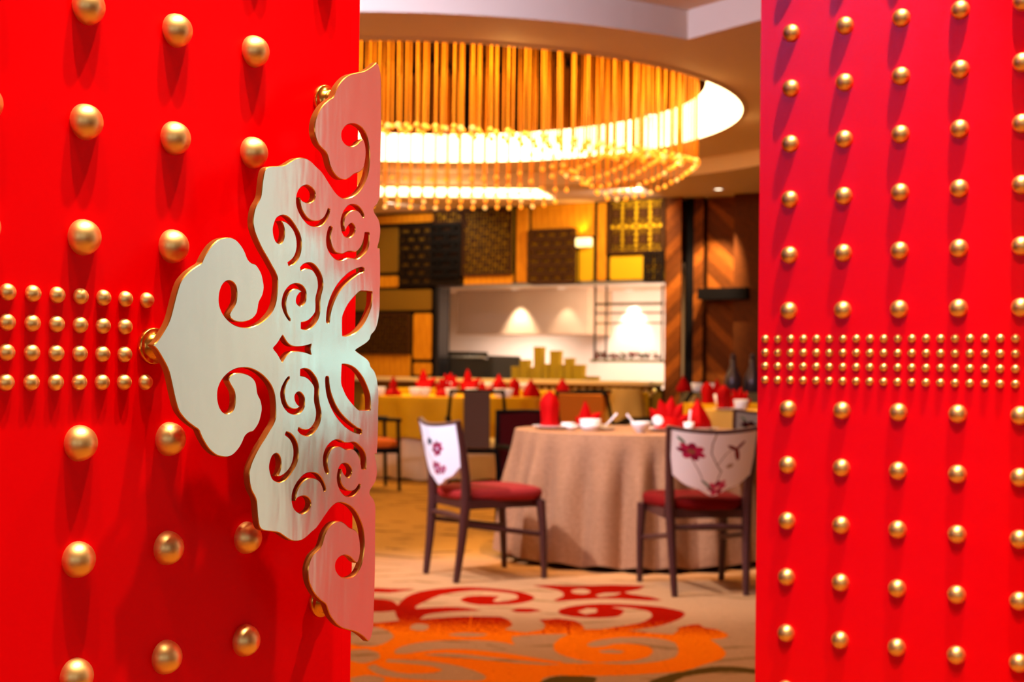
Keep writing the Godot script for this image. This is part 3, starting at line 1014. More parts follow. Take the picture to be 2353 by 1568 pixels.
func screen(w: Node3D, r: Array, pattern: String, backing: Material, bars: Material, z := 0.05) -> void:
	var s := panel(w, "lattice_screen", r, backing, 0.0, 0.02)
	var o := Vector3((r[0] + r[2]) / 2, (r[1] + r[3]) / 2, 0.01)
	var st := begin()
	var x0: float = r[0] - o.x
	var x1: float = r[2] - o.x
	var y0: float = r[1] - o.y
	var y1: float = r[3] - o.y
	z -= 0.01
	for e in [[x0, y0, x1, y0], [x0, y1, x1, y1], [x0, y0, x0, y1], [x1, y0, x1, y1]]:
		bar(st, e[0], e[1], e[2], e[3], 0.03, z, 0.03)
	if pattern == "brick":
		var ny := maxi(2, roundi((y1 - y0) / 0.10))
		var nx := maxi(2, roundi((x1 - x0) / 0.165))
		var dy := (y1 - y0) / ny
		var dx := (x1 - x0) / nx
		for j in ny:
			var y := y0 + dy * j
			bar(st, x0, y, x1, y, 0.022, z)
			bar(st, x0, y + dy * 0.24, x1, y + dy * 0.24, 0.020, z)
			bar(st, x0, y + dy * 0.76, x1, y + dy * 0.76, 0.020, z)
			for i in range(0, nx + 1):
				var x := x0 + dx * (i + 0.5 * (j % 2))
				if x > x0 and x < x1:
					bar(st, x, y, x, y + dy, 0.030, z)
					bar(st, x - 0.027, y, x - 0.027, y + dy, 0.008, z)
					bar(st, x + 0.027, y, x + 0.027, y + dy, 0.008, z)
	elif pattern == "dense":
		var dx := (x1 - x0) / roundi((x1 - x0) / 0.042)
		var ny := roundi((y1 - y0) / 0.042)
		var dy := (y1 - y0) / ny
		for j in range(1, ny):
			bar(st, x0, y0 + dy * j, x1, y0 + dy * j, 0.013, z)
		for i in range(1, roundi((x1 - x0) / dx)):
			for j in ny:
				if (i + j * 2) % 5 != 0:
					bar(st, x0 + dx * i, y0 + dy * j, x0 + dx * i, y0 + dy * (j + 1), 0.012, z)
				if (i * 2 + j * 3) % 11 == 0:
					box(st, Vector3(x0 + dx * (i + 0.0), y0 + dy * (j + 0.5), z), Vector3(dx * 0.7, dy * 0.8, 0.014))
	else:
		var cell := 0.158 if pattern == "blossom" else 0.105
		var nx := maxi(1, roundi((x1 - x0) / cell))
		var ny := maxi(1, roundi((y1 - y0) / (cell * 1.5)))
		var dx := (x1 - x0) / nx
		var dy := (y1 - y0) / ny
		for i in nx:
			for j in ny:
				var c := Vector2(x0 + dx * (i + 0.5), y0 + dy * (j + 0.5))
				box(st, Vector3(c.x, c.y, z), Vector3(dx * 0.36, dy * 0.34, 0.014))
				for k in [-0.34, -0.25, 0.25, 0.34]:
					bar(st, c.x + dx * k, c.y - dy * 0.40, c.x + dx * k, c.y + dy * 0.40, 0.007, z)
				for k in [-0.40, -0.31, -0.23, 0.23, 0.31, 0.40]:
					bar(st, c.x - dx * 0.34, c.y + dy * k, c.x + dx * 0.34, c.y + dy * k, 0.007, z)
				for k in [-0.3, -0.1, 0.1, 0.3]:
					bar(st, c.x + dx * 0.34, c.y + dy * k, c.x + dx * 0.66, c.y + dy * k, 0.006, z)
				bar(st, c.x, c.y - dy * 0.5, c.x, c.y + dy * 0.5, 0.008, z)
				box(st, Vector3(c.x + dx / 2, c.y + dy / 2, z), Vector3(dx * 0.2, dy * 0.10, 0.014))
	put("lattice", done(st), bars, s)


func back_wall() -> void:
	var w := setting("wall_back", WALL_AT, wall_axes)
	var st := begin()
	box(st, Vector3(-1.68, 1.6, -0.1), Vector3(4.84, 3.2, 0.2))
	box(st, Vector3(2.225, 2.64, -0.1), Vector3(2.97, 1.13, 0.2))
	box(st, Vector3(2.225, 0.45, -0.1), Vector3(2.97, 0.9, 0.2))
	put("wall_body", done(st), m.black_wood, w)
	for p in [[[-0.75, 2.868, 0.626, 2.969], "gold_wood"], [[-0.75, 2.268, 0.118, 2.82], "olive_panel"], [[-0.75, 2.086, 0.125, 2.225], "gold_wood"], [[-0.75, 1.80, 0.617, 2.055], "olive_panel"],
			[[-2.3, 2.03, -0.82, 2.95], "olive_panel"], [[0.356, 1.207, 0.624, 1.76], "gold_wood"], [[0.362, 1.018, 0.63, 1.165], "gold_wood"], [[1.797, 2.105, 1.961, 2.985], "gold_wood"], [[2.857, 2.105, 2.972, 2.985], "gold_wood"],
			[[3.019, 2.11, 3.440, 2.383], "gold_panel"], [[2.627, 2.105, 2.805, 2.60], "gold_panel"]]:
		panel(w, "wall_panel", p[0], m[p[1]], 0.03)
	for p in [[-2.3, 1.0, -0.82, 1.95], [-3.9, 1.0, -2.38, 2.95], [-0.75, 0.99, 0.317, 1.262], [1.081, 2.095, 1.756, 2.205], [2.004, 2.71, 2.809, 2.995], [2.615, 2.615, 2.809, 2.71]]:
		panel(w, "wall_panel", p, m.gold_wood, 0.0)
	screen(w, [0.178, 2.105, 0.640, 2.815], "brick", m.olive_panel, m.lattice_dark)
	screen(w, [0.655, 2.105, 1.039, 2.195], "brick", m.olive_panel, m.lattice_dark)
	screen(w, [0.651, 2.204, 1.055, 2.82], "brick", m.lattice_brown, m.black_wood, 0.07)
	screen(w, [1.075, 2.215, 1.745, 2.975], "dense", m.gold_panel, m.lattice_brown)
	screen(w, [0.675, 2.84, 1.065, 2.975], "dense", m.gold_panel, m.lattice_brown)
	screen(w, [1.998, 2.10, 2.598, 2.696], "brick", m.gold_panel, m.lattice_brown, 0.07)
	screen(w, [3.024, 2.414, 3.690, 2.995], "blossom", m.gold_panel, m.lattice_brown)
	screen(w, [3.475, 2.09, 3.690, 2.400], "star", m.gold_panel, m.lattice_dark, 0.07)
	screen(w, [-0.75, 1.278, 0.31, 1.753], "dense", m.olive_panel, m.lattice_brown)
	# chevron boarding to the right of the kitchen window: two bands of slanted planks either side of a seam, set back between posts
	planks(w, "chevron_pier", 3.70, 3.885, 0.02, 1.0, -1.0)
	st = begin()
	box(st, Vector3(3.93, 1.5, -0.17), Vector3(0.09, 3.0, 0.1))
	put("dark_recess", done(st), m.black_wood, w)
	planks(w, "chevron_pier", 3.975, 4.085, -0.12, 1.0, -1.0)
	planks(w, "chevron_field", 4.115, 4.470, -0.17, -1.0, -1.0)
	planks(w, "chevron_field", 4.470, 4.86, -0.17, 1.0, -1.0)
	st = begin()
	box(st, Vector3(4.40, 1.935, -0.02), Vector3(0.56, 0.12, 0.26))
	put("ledge", done(st), m.black_wood, w)
	st = begin()
	box(st, Vector3(9.2, 1.6, -0.1), Vector3(9.4, 3.2, 0.25))
	box(st, Vector3(4.3, 1.6, -0.38), Vector3(1.2, 3.2, 0.1))
	put("end_wall", done(st), m.walnut_0, w)


func planks(w: Node3D, called: String, x0: float, x1: float, z: float, lean: float, _k: float) -> void:
	var holder := begin()
	box(holder, Vector3((x0 + x1) / 2, 1.5, z - 0.03), Vector3(x1 - x0, 3.0, 0.03))
	var o := put(called, done(holder), m.black_wood, w)
	var pitch := 0.145
	var rise := (x1 - x0) * 0.95
	var y := 0.3 - rise
	var k := 0
	while y < 3.0:
		var st := begin()
		var left := y if lean > 0 else y + rise
		var right := y + rise if lean > 0 else y
		var g := 0.003
		var c: Array = []
		for zz in [z - 0.015, z + 0.004 * (k % 2)]:
			c.append([Vector3(x0, minf(left + g, 3.0), zz), Vector3(x1, minf(right + g, 3.0), zz), Vector3(x1, minf(right + pitch - g, 3.0), zz), Vector3(x0, minf(left + pitch - g, 3.0), zz)])
		quad(st, c[1][0], c[1][1], c[1][2], c[1][3])
		for e in 4:
			quad(st, c[0][e], c[0][(e + 1) % 4], c[1][(e + 1) % 4], c[1][e])
		put("plank", done(st), m["walnut_%d" % [0, 2, 1, 3, 2, 1, 0, 2, 3][(k * 2 + int(x0 * 7)) % 9]], o)
		y += pitch
		k += 1


func kitchen() -> void:
	var place := Transform3D(wall_axes, WALL_AT)
	var st := begin()
	for b in [[Vector3(1.2, 1.1, -2.7), Vector3(5.2, 2.4, 0.1)], [Vector3(-1.35, 1.1, -1.45), Vector3(0.1, 2.4, 2.4)], [Vector3(3.76, 1.1, -1.45), Vector3(0.1, 2.4, 2.4)]]:
		box(st, place * b[0], b[1], wall_axes)
	struct("wall_kitchen", st, m.kitchen_white)
	st = begin()
	box(st, place * Vector3(1.2, 2.19, -1.45), Vector3(5.2, 0.08, 2.5), wall_axes)
	struct("ceiling_kitchen", st, m.kitchen_white)
	# the serving window: steel frame, panes, sill
	var w := setting("window_3", WALL_AT, wall_axes)
	st = begin()
	box(st, Vector3(0.72, 1.53, -0.06), Vector3(0.05, 1.10, 0.2))
	put("window_frame", done(st), m.window_steel, w)
	st = begin()
	box(st, Vector3(2.2, 2.085, -0.06), Vector3(3.0, 0.03, 0.16))
	put("window_head", done(st), m.steel, w)
	for x in [[0.745, 1.77], [1.775, 2.80], [2.805, 3.69]]:
		st = begin()
		quad(st, Vector3(x[0], 1.0, -0.1), Vector3(x[1], 1.0, -0.1), Vector3(x[1], 2.07, -0.1), Vector3(x[0], 2.07, -0.1))
		put("window_pane", done(st), m.window_glass, w)
	for k in 3:
		var at: Vector3 = place * Vector3([0.70, 1.40, 2.02][k], 2.15, [-1.78, -1.78, -2.50][k])
		downlight(at, "small kitchen downlight in the white kitchen ceiling, %s from the left" % ["first", "second", "third"][k], [2.2, 0.5, 2.6][k], 34, at + Vector3(0, -1, 0) - wall_axes.z * 0.14, Color(1.0, 0.93, 0.84))
	var hood := thing("range_hood", "wide beige range hood over the back of the kitchen, lit by a downlight", "hood", place * Vector3(0.70, 1.56, -2.30))
	hood.basis = wall_axes
	st = begin()
	box(st, Vector3(0, 0.295, 0), Vector3(2.0, 0.59, 0.68))
	put("body", done(st), m.hood_beige, hood)
	st = begin()
	box(st, Vector3(0, 0.02, 0.345), Vector3(2.02, 0.04, 0.015))
	put("rim", done(st), m.hood_beige, hood)
	lamp_area("hood_lamp", place * Vector3(0.70, 1.55, -2.15), place * Vector3(0.70, 0.5, -2.45), Vector2(1.9, 0.3), Color(1.0, 0.92, 0.86), 5.0)
	lamp_area("added_kitchen_light", place * Vector3(2.75, 2.13, -1.2), place * Vector3(2.5, 0.4, -2.0), Vector2(1.4, 0.3), Color(1.0, 0.92, 0.86), 10.0)  # unseen area lamp added to whiten the kitchen, no fitting
	# counter in front of the window
	var c := thing("serving_counter", "long pale stone counter with a row of gold studs below the kitchen window", "counter", WALL_AT)
	c.basis = wall_axes
	st = begin()
	slab(st, Vector3(1.45, 0.965, 0.20), Vector3(4.5, 0.05, 0.36), 0.02, 0.008)
	put("top", done(st), m.counter_stone, c)
	st = begin()
	box(st, Vector3(1.45, 0.47, 0.14), Vector3(4.44, 0.94, 0.24))
	put("front_panel", done(st), m.olive_panel, c)
	var stud := begin()
	var p: Array = []
	for k in 6:
		p.append(Vector2(cos(PI / 2 * k / 5), sin(PI / 2 * k / 5)) * 0.028)
	lathe(stud, p, 12, Transform3D(Basis(Vector3.RIGHT, PI / 2), Vector3.ZERO))
	var stud_mesh := done(stud)
	for k in 54:
		put("gold_stud", stud_mesh, m.stud_gold, c, Vector3(1.15 + 0.048 * k, 0.885 if k % 2 else 0.845, 0.26))
	# behind the glass
	var e := thing("steamer_cabinet", "dark steel cooking cabinet behind the left of the kitchen window", "cooker", place * Vector3(0.80, 0, -0.62))
	e.basis = wall_axes
	st = begin()
	slab(st, Vector3(0, 0.63, 0), Vector3(1.02, 1.26, 0.7), 0.03, 0.01)
	put("body", done(st), m.dark_steel, e)
	st = begin()
	slab(st, Vector3(-0.12, 1.285, -0.05), Vector3(0.42, 0.05, 0.4), 0.03, 0.01)
	put("lid", done(st), m.dark_steel, e)
	st = begin()
	tube(st, [Vector3(-0.50, 1.22, 0.37), Vector3(-0.46, 1.24, 0.40), Vector3(-0.30, 1.24, 0.40), Vector3(0.4, 1.24, 0.40), Vector3(0.46, 1.22, 0.37)], [0.012, 0.012, 0.012, 0.012, 0.012], 8)
	put("rail", done(st), m.steel, e)
	var order := ["first", "second", "third", "fourth", "fifth", "sixth", "seventh", "eighth", "ninth", "tenth", "eleventh"]
	var boxes := [[1.76, 1.86, 1.135], [1.865, 1.975, 1.215], [1.98, 2.06, 1.13], [2.065, 2.175, 1.37], [2.18, 2.255, 1.17], [2.26, 2.385, 1.325], [2.39, 2.465, 1.165], [2.47, 2.565, 1.24], [2.57, 2.70, 1.165], [2.71, 2.90, 1.03]]
	var counter := thing("kitchen_worktop", "white worktop inside the kitchen window carrying the yellow boxes", "worktop", place * Vector3(2.50, 0, -0.6))
	counter.basis = wall_axes
	st = begin()
	slab(st, Vector3(0, 0.87, 0), Vector3(1.96, 0.06, 0.7), 0.02, 0.008)
	put("top", done(st), m.kitchen_white, counter)
	st = begin()
	box(st, Vector3(0, 0.42, 0), Vector3(1.92, 0.84, 0.64))
	put("body", done(st), m.kitchen_white, counter)
	for k in boxes.size():
		var b: Array = boxes[k]
		var t := thing("yellow_box", "upright yellow box behind the kitchen glass, %s from the left%s" % [order[k], ["", "", "", " and the tallest", "", "", "", "", "", " and the lowest"][k]], "box", place * Vector3((b[0] + b[1]) / 2 - 0.22, 0.9, -0.38 - 0.02 * (k % 3)), 0, "yellow boxes in the kitchen window")
		t.basis = wall_axes
		st = begin()
		slab(st, Vector3(0, (b[2] - 0.94) / 2, 0), Vector3(b[1] - b[0], b[2] - 0.94, 0.10), 0.006, 0.003)
		put("body", done(st), m.yellow_box, t)
		st = begin()
		slab(st, Vector3(0, b[2] - 0.92, 0), Vector3(b[1] - b[0] + 0.006, 0.04, 0.106), 0.006, 0.003)
		put("lid", done(st), m.yellow_box, t)
	# the hanging shelf with greenery at the right of the window
	var h := thing("hanging_shelf", "thin dark metal hanging shelf frame at the right of the kitchen window", "shelf", place * Vector3(3.09, 1.2, -0.30))
	h.basis = wall_axes
	for x in [-0.415, -0.27, 0.43]:
		st = begin()
		box(st, Vector3(x, 0.43, 0.0), Vector3(0.022 if x < -0.3 else 0.016, 0.88, 0.02))
		put("post", done(st), m.window_steel, h)
	for y in [[0.66, 0.03, "olive_rail"], [0.555, 0.022, "steel"], [0.44, 0.02, "olive_rail"]]:
		st = begin()
		box(st, Vector3(0.01, y[0], -0.02), Vector3(0.85, y[1], 0.02))
		put("rail", done(st), m[y[2]], h)
	st = begin()
	box(st, Vector3(0.01, 0.01, 0.02), Vector3(0.87, 0.03, 0.16))
	put("tray", done(st), m.olive_rail, h)
	var g := thing("garland", "red and green leafy garland lying along the hanging shelf's tray", "garland", place * Vector3(3.09, 1.225, -0.27))
	g.basis = wall_axes
	for kind in 2:
		st = begin()
		for k in 90:
			var c0 := Vector3(rng.randf_range(-0.40, 0.41), 0.012 + rng.randf() * 0.05 + 0.03 * maxf(0, sin(k * 0.9)), rng.randf_range(-0.04, 0.05))
			var b := Basis.from_euler(Vector3(rng.randf() * 3, rng.randf() * 6, rng.randf() * 3))
			var q := [Vector3(-0.03, 0, 0), Vector3(0, 0.006, -0.012), Vector3(0.03, 0, 0), Vector3(0, 0.006, 0.012)]
			quad(st, c0 + b * q[0], c0 + b * q[1], c0 + b * q[2], c0 + b * q[3])
		var o := put(["green_leaves", "red_leaves"][kind], done(st), [m.leaf_green, m.leaf_red][kind], g)
		o.set_meta("kind", "stuff")


# ---------------------------------------------------------------- furniture
# a dining chair that faces -z: floral slip cover over a flared back, round-cornered seat, tapered legs
func floral_chair(label: String, seat_cloth: Material, cover: Material, at: Vector3, turn: float) -> Node3D:
	var t := thing("floral_chair", label, "chair", at, turn)
	var post := func(s: float) -> Array:
		return [Vector3(s * 0.185, 0, 0.26), Vector3(s * 0.192, 0.20, 0.235), Vector3(s * 0.20, 0.42, 0.215), Vector3(s * 0.205, 0.55, 0.222), Vector3(s * 0.218, 0.70, 0.248), Vector3(s * 0.232, 0.845, 0.285)]
	for s in [-1.0, 1.0]:
		var st := begin()
		tube(st, post.call(s), [0.016, 0.021, 0.026, 0.023, 0.019, 0.014], 12, 1.1)
		put("rear_leg", done(st), m.chair_wood, t)
		st = begin()
		tube(st, [Vector3(s * 0.225, 0, -0.245), Vector3(s * 0.228, 0.25, -0.232), Vector3(s * 0.225, 0.42, -0.215)], [0.016, 0.021, 0.026], 12)
		put("front_leg", done(st), m.chair_wood, t)
		st = begin()
		tube(st, [Vector3(s * 0.19, 0.30, 0.228), Vector3(s * 0.215, 0.235, -0.23)], [0.014, 0.014], 8)
		put("side_stretcher", done(st), m.chair_wood, t)
	var st := begin()
	tube(st, [Vector3(-0.195, 0.335, 0.222), Vector3(0.0, 0.34, 0.225), Vector3(0.195, 0.335, 0.222)], [0.014, 0.018, 0.014], 8, 1.2)
	put("rear_stretcher", done(st), m.chair_wood, t)
	st = begin()
	box(st, Vector3(0, 0.405, -0.215), Vector3(0.44, 0.045, 0.022))
	box(st, Vector3(0, 0.405, 0.205), Vector3(0.38, 0.045, 0.022))
	for s in [-1.0, 1.0]:
		box(st, Vector3(s * 0.208, 0.405, 0.0), Vector3(0.02, 0.045, 0.42), Basis(Vector3.UP, s * 0.055))
	put("seat_frame", done(st), m.chair_wood, t)
	st = begin()
	cushion(st, Vector3(0, 0.455, -0.02), 0.50, 0.43, 0.50, 0.075)
	put("seat", done(st), seat_cloth, t)
	# the back: bowed in plan, dipping along the top, hanging to a soft point below
	var nu := 20
	var nv := 14
	var where := func(i: int, j: int, side: float) -> Vector3:
		var u := -1.0 + 2.0 * i / nu
		var v := float(j) / nv
		var top := 0.828 - 0.022 * (1 - u * u)
		var low := 0.600 - 0.095 * pow(cos(u * PI / 2), 1.3) - 0.008 * cos(u * 9.0)
		var y := lerpf(top, low, v)
		var half := lerpf(0.205, 0.232, (y - 0.55) / 0.295)
		var z := 0.218 + maxf(0, y - 0.5) * 0.185 + 0.045 * (1 - u * u)
		return Vector3(u * half, y, z + side * 0.013)
	st = begin()
	st.set_smooth_group(2)
	for i in nu:
		for j in nv:
			for side in [1.0, -1.0]:
				var p := [where.call(i, j + 1, side), where.call(i + 1, j + 1, side), where.call(i + 1, j, side), where.call(i, j, side)]
				var uv := [Vector2(float(i) / nu, float(j + 1) / nv), Vector2(float(i + 1) / nu, float(j + 1) / nv), Vector2(float(i + 1) / nu, float(j) / nv), Vector2(float(i) / nu, float(j) / nv)]
				if side < 0:
					p.reverse()
					uv.reverse()
				quad_uv(st, p, uv)
	st.set_smooth_group(-1)
	for i in nu:
		for j in [0, nv]:
			var a: Vector3 = where.call(i, j, 1.0)
			var b: Vector3 = where.call(i + 1, j, 1.0)
			var c: Vector3 = where.call(i + 1, j, -1.0)
			var d: Vector3 = where.call(i, j, -1.0)
			st.set_uv(Vector2(float(i) / nu, 0.99 if j else 0.01))
			if j == 0:
				quad(st, a, b, c, d)
			else:
				quad(st, d, c, b, a)
	put("backrest", done(st), cover, t)
	st = begin()
	var rail: Array = []
	var rr: Array = []
	for i in range(0, nu + 1, 2):
		rail.append(where.call(i, 0, 0.0) + Vector3(0, 0.008, 0))
		rr.append(0.013)
	tube(st, rail, rr, 8, 1.2)
	put("top_rail", done(st), m.chair_wood, t)
	return t


# a black framed armchair that faces -z, with a plain slung back panel
func frame_chair(label: String, back_cloth: Material, seat_cloth: Material, at: Vector3, turn: float, panel_width := 0.24, tilt := 0.05) -> Node3D:
	var t := thing("frame_armchair", label, "chair", at, turn)
	for s in [-1.0, 1.0]:
		var st := begin()
		tube(st, [Vector3(s * 0.25, 0, 0.25), Vector3(s * 0.25, 0.44, 0.23), Vector3(s * 0.262, 0.62, 0.23 + tilt * 0.3), Vector3(s * 0.245, 0.80, 0.23 + tilt), Vector3(s * 0.235, 0.905, 0.23 + tilt * 1.6)], [0.018, 0.02, 0.017, 0.016, 0.015], 8)
		put("rear_leg", done(st), m.black_wood, t)
		st = begin()
		tube(st, [Vector3(s * 0.27, 0, -0.25), Vector3(s * 0.27, 0.63, -0.23)], [0.016, 0.018], 8)
		put("front_leg", done(st), m.black_wood, t)
		st = begin()
		tube(st, [Vector3(s * 0.262, 0.635, 0.24), Vector3(s * 0.285, 0.645, 0.0), Vector3(s * 0.27, 0.635, -0.26)], [0.016, 0.02, 0.016], 8)
		put("armrest", done(st), m.black_wood, t)
	var st := begin()
	tube(st, [Vector3(-0.245, 0.90, 0.23 + tilt * 1.6), Vector3(0, 0.905, 0.24 + tilt * 1.6), Vector3(0.245, 0.90, 0.23 + tilt * 1.6)], [0.017, 0.017, 0.017], 8)
	put("top_rail", done(st), m.black_wood, t)
	st = begin()
	box(st, Vector3(0, 0.36, 0), Vector3(0.5, 0.05, 0.46))
	put("seat_frame", done(st), m.black_wood, t)
	st = begin()
	cushion(st, Vector3(0, 0.42, -0.01), 0.52, 0.48, 0.50, 0.09)
	put("seat", done(st), seat_cloth, t)
	st = begin()
	slab(st, Vector3(0, 0.645, 0.235 + tilt), Vector3(panel_width, 0.52, 0.04), 0.015, 0.006, Basis(Vector3.RIGHT, atan2(tilt * 1.6, 0.5)))
	put("back_panel", done(st), back_cloth, t)
	return t


# a round table under a floor-length cloth; the cloth is a thing of its own
func table(called: String, label: String, at: Vector3, r: float, h: float) -> void:
	var t := thing(called, label, "table", at)
	var st := begin()
	lathe(st, [Vector2(0, h - 0.035), Vector2(r - 0.02, h - 0.035), Vector2(r - 0.01, h - 0.02), Vector2(r - 0.01, h - 0.006), Vector2(0, h - 0.006)], 40, Transform3D.IDENTITY, false)
	put("tabletop", done(st), m.chair_wood, t)
	put("pedestal", turned([Vector2(0.0, 0.0), Vector2(0.34, 0.0), Vector2(0.34, 0.03), Vector2(0.06, 0.07), Vector2(0.05, h - 0.04)], 24), m.chair_wood, t)


func cloth(label: String, at: Vector3, r: float, top: float, bottom: float, material: Material, folds: int, depth: float, flare: float, seed_: int, group := "") -> void:
	var seg := folds * 14
	var rows := 14
	rng.seed = seed_
	var shift: Array = []
	var deep: Array = []
	for k in folds:
		shift.append(rng.randf_range(-0.25, 0.25))
		deep.append(rng.randf_range(0.5, 1.0))
	var ring := func(k: int, j: int) -> Vector3:
		var a := TAU * k / seg
		var v := float(j) / rows
		var f := float(k) / seg * folds
		var i := int(f) % folds
		var w := f - int(f)
		var amount: float = lerpf(deep[i], deep[(i + 1) % folds], smoothstep(0.0, 1.0, w))
		var wave := pow(0.5 + 0.5 * cos(TAU * (w + lerpf(shift[i], shift[(i + 1) % folds], w))), 0.7) * 2.0 - 1.0
		var grow := smoothstep(0.0, 0.5, v)
		var q := r + 0.008 + flare * v + depth * amount * wave * grow
		var y := lerpf(top, bottom, v) + 0.012 * wave * smoothstep(0.7, 1.0, v)
		if j == 0:
			q = r
		return Vector3(q * cos(a), y - (0.004 if j == 1 else 0.0), q * sin(a))
	var st := begin()
	st.set_smooth_group(1)
	for k in seg:
		for j in rows:
			quad(st, ring.call(k, j), ring.call(k + 1, j), ring.call(k + 1, j + 1), ring.call(k, j + 1))
	st.set_smooth_group(2)
	for k in seg:
		tri(st, Vector3(0, top, 0), ring.call(k + 1, 0), ring.call(k, 0))
	var o := put("tablecloth", done(st), material, self, at)
	tag(o, label, "tablecloth", group)


func napkin(label: String, shape: String, at: Vector3, size: float, turn := 0.0, group := "red folded napkins") -> void:
	var st := begin()
	if shape == "fan" or shape == "low":
		# upright petals spreading from a gathered foot
		var leaves := [[-0.75, 0.9], [-0.3, 1.0], [0.1, 1.05], [0.5, 0.95], [0.95, 0.8]] if shape == "fan" else [[-0.95, 0.65], [-0.35, 0.75], [-0.05, 1.15], [0.85, 0.95]]
		for e in leaves:
			var b := Basis(Vector3.BACK, -e[0]) 
			var len_: float = e[1]
			var p: Array = []
			st.set_smooth_group(1)
			for k in 9:
				var v := k / 8.0
				p.append([v * len_, 0.24 * sin(PI * minf(1.0, 0.22 + v * 0.78)) + 0.02, 0.10 * (1.0 - v)])
			for k in 8:
				for j in 8:
					var c: Array = []
					for q in [[k, j], [k, j + 1], [k + 1, j + 1], [k + 1, j]]:
						var a: float = TAU * q[1] / 8.0
						var ring: Array = p[q[0]]
						c.append((b * Vector3(cos(a) * ring[1] * (1.0 - 0.35 * absf(sin(a * 2))), ring[0], sin(a) * (ring[2] + 0.05))) * size)
					quad(st, c[0], c[3], c[2], c[1])
		lathe(st, [Vector2(0.46 * size, 0.0), Vector2(0.44 * size, 0.12 * size), Vector2(0.3 * size, 0.34 * size), Vector2(0.0, 0.42 * size)], 14)
	else:
		# a ridged cone or a tall mitre
		var prof := [[0.0, 0.42], [0.06, 0.46], [0.25, 0.42], [0.55, 0.27], [0.85, 0.09], [1.0, 0.015]] if shape == "cone" else [[0.0, 0.27], [0.2, 0.23], [0.45, 0.25], [0.65, 0.27], [0.82, 0.21], [0.95, 0.10], [1.02, 0.02]]
		var seg := 36
		st.set_smooth_group(1)
		for i in prof.size() - 1:
			for k in seg:
				var c: Array = []
				for q in [[i, k], [i, k + 1], [i + 1, k + 1], [i + 1, k]]:
					var a: float = TAU * q[1] / seg
					var ridge: float = 1.0 + 0.16 * cos(a * 3 + prof[q[0]][0] * 1.2) + 0.07 * cos(a * 7)
					c.append(Vector3(cos(a) * prof[q[0]][1] * ridge, prof[q[0]][0], sin(a) * prof[q[0]][1] * ridge * 0.75) * size)
				quad(st, c[0], c[3], c[2], c[1])
	var o := put("napkin", done(st), m.napkin_red, self, at)
	o.rotation.y = turn
	tag(o, label, "napkin", group)


func dish(called: String, label: String, category: String, profile: Array, at: Vector3, group := "") -> MeshInstance3D:
	var o := put(called, turned(profile, 36), m.china, self, at)
	tag(o, label, category, group)
	return o


const PLATE := [Vector2(0, 0.004), Vector2(0.07, 0.004), Vector2(0.08, 0.0), Vector2(0.085, 0.003), Vector2(0.13, 0.018), Vector2(0.132, 0.021), Vector2(0.085, 0.009), Vector2(0.0, 0.008)]
const BOWL := [Vector2(0, 0.0), Vector2(0.026, 0.0), Vector2(0.027, 0.008), Vector2(0.045, 0.022), Vector2(0.056, 0.045), Vector2(0.060, 0.062), Vector2(0.057, 0.062), Vector2(0.053, 0.045), Vector2(0.042, 0.026), Vector2(0.0, 0.012)]
const CUP := [Vector2(0, 0.0), Vector2(0.022, 0.0), Vector2(0.026, 0.012), Vector2(0.033, 0.055), Vector2(0.031, 0.055), Vector2(0.024, 0.014), Vector2(0.0, 0.008)]


func spoon(label: String, at: Vector3, turn: float, lean: float) -> void:
	var t := thing("soup_spoon", label, "spoon", at, turn)
	t.scale = Vector3(0.72, 0.72, 0.72)
	var st := begin()
	var b := Basis(Vector3.BACK, lean)
	tube(st, [b * Vector3.ZERO, b * Vector3(0, 0.05, 0.004), b * Vector3(0, 0.10, 0.0), b * Vector3(0, 0.135, -0.004)], [0.006, 0.007, 0.009, 0.011], 8, 0.6)
	put("handle", done(st), m.china, t)
	st = begin()
	lathe(st, [Vector2(0, 0), Vector2(0.014, 0.003), Vector2(0.021, 0.013), Vector2(0.019, 0.013), Vector2(0.012, 0.006), Vector2(0, 0.004)], 16, Transform3D(Basis.IDENTITY, b * Vector3(0, -0.012, 0)))
	put("bowl", done(st), m.china, t)


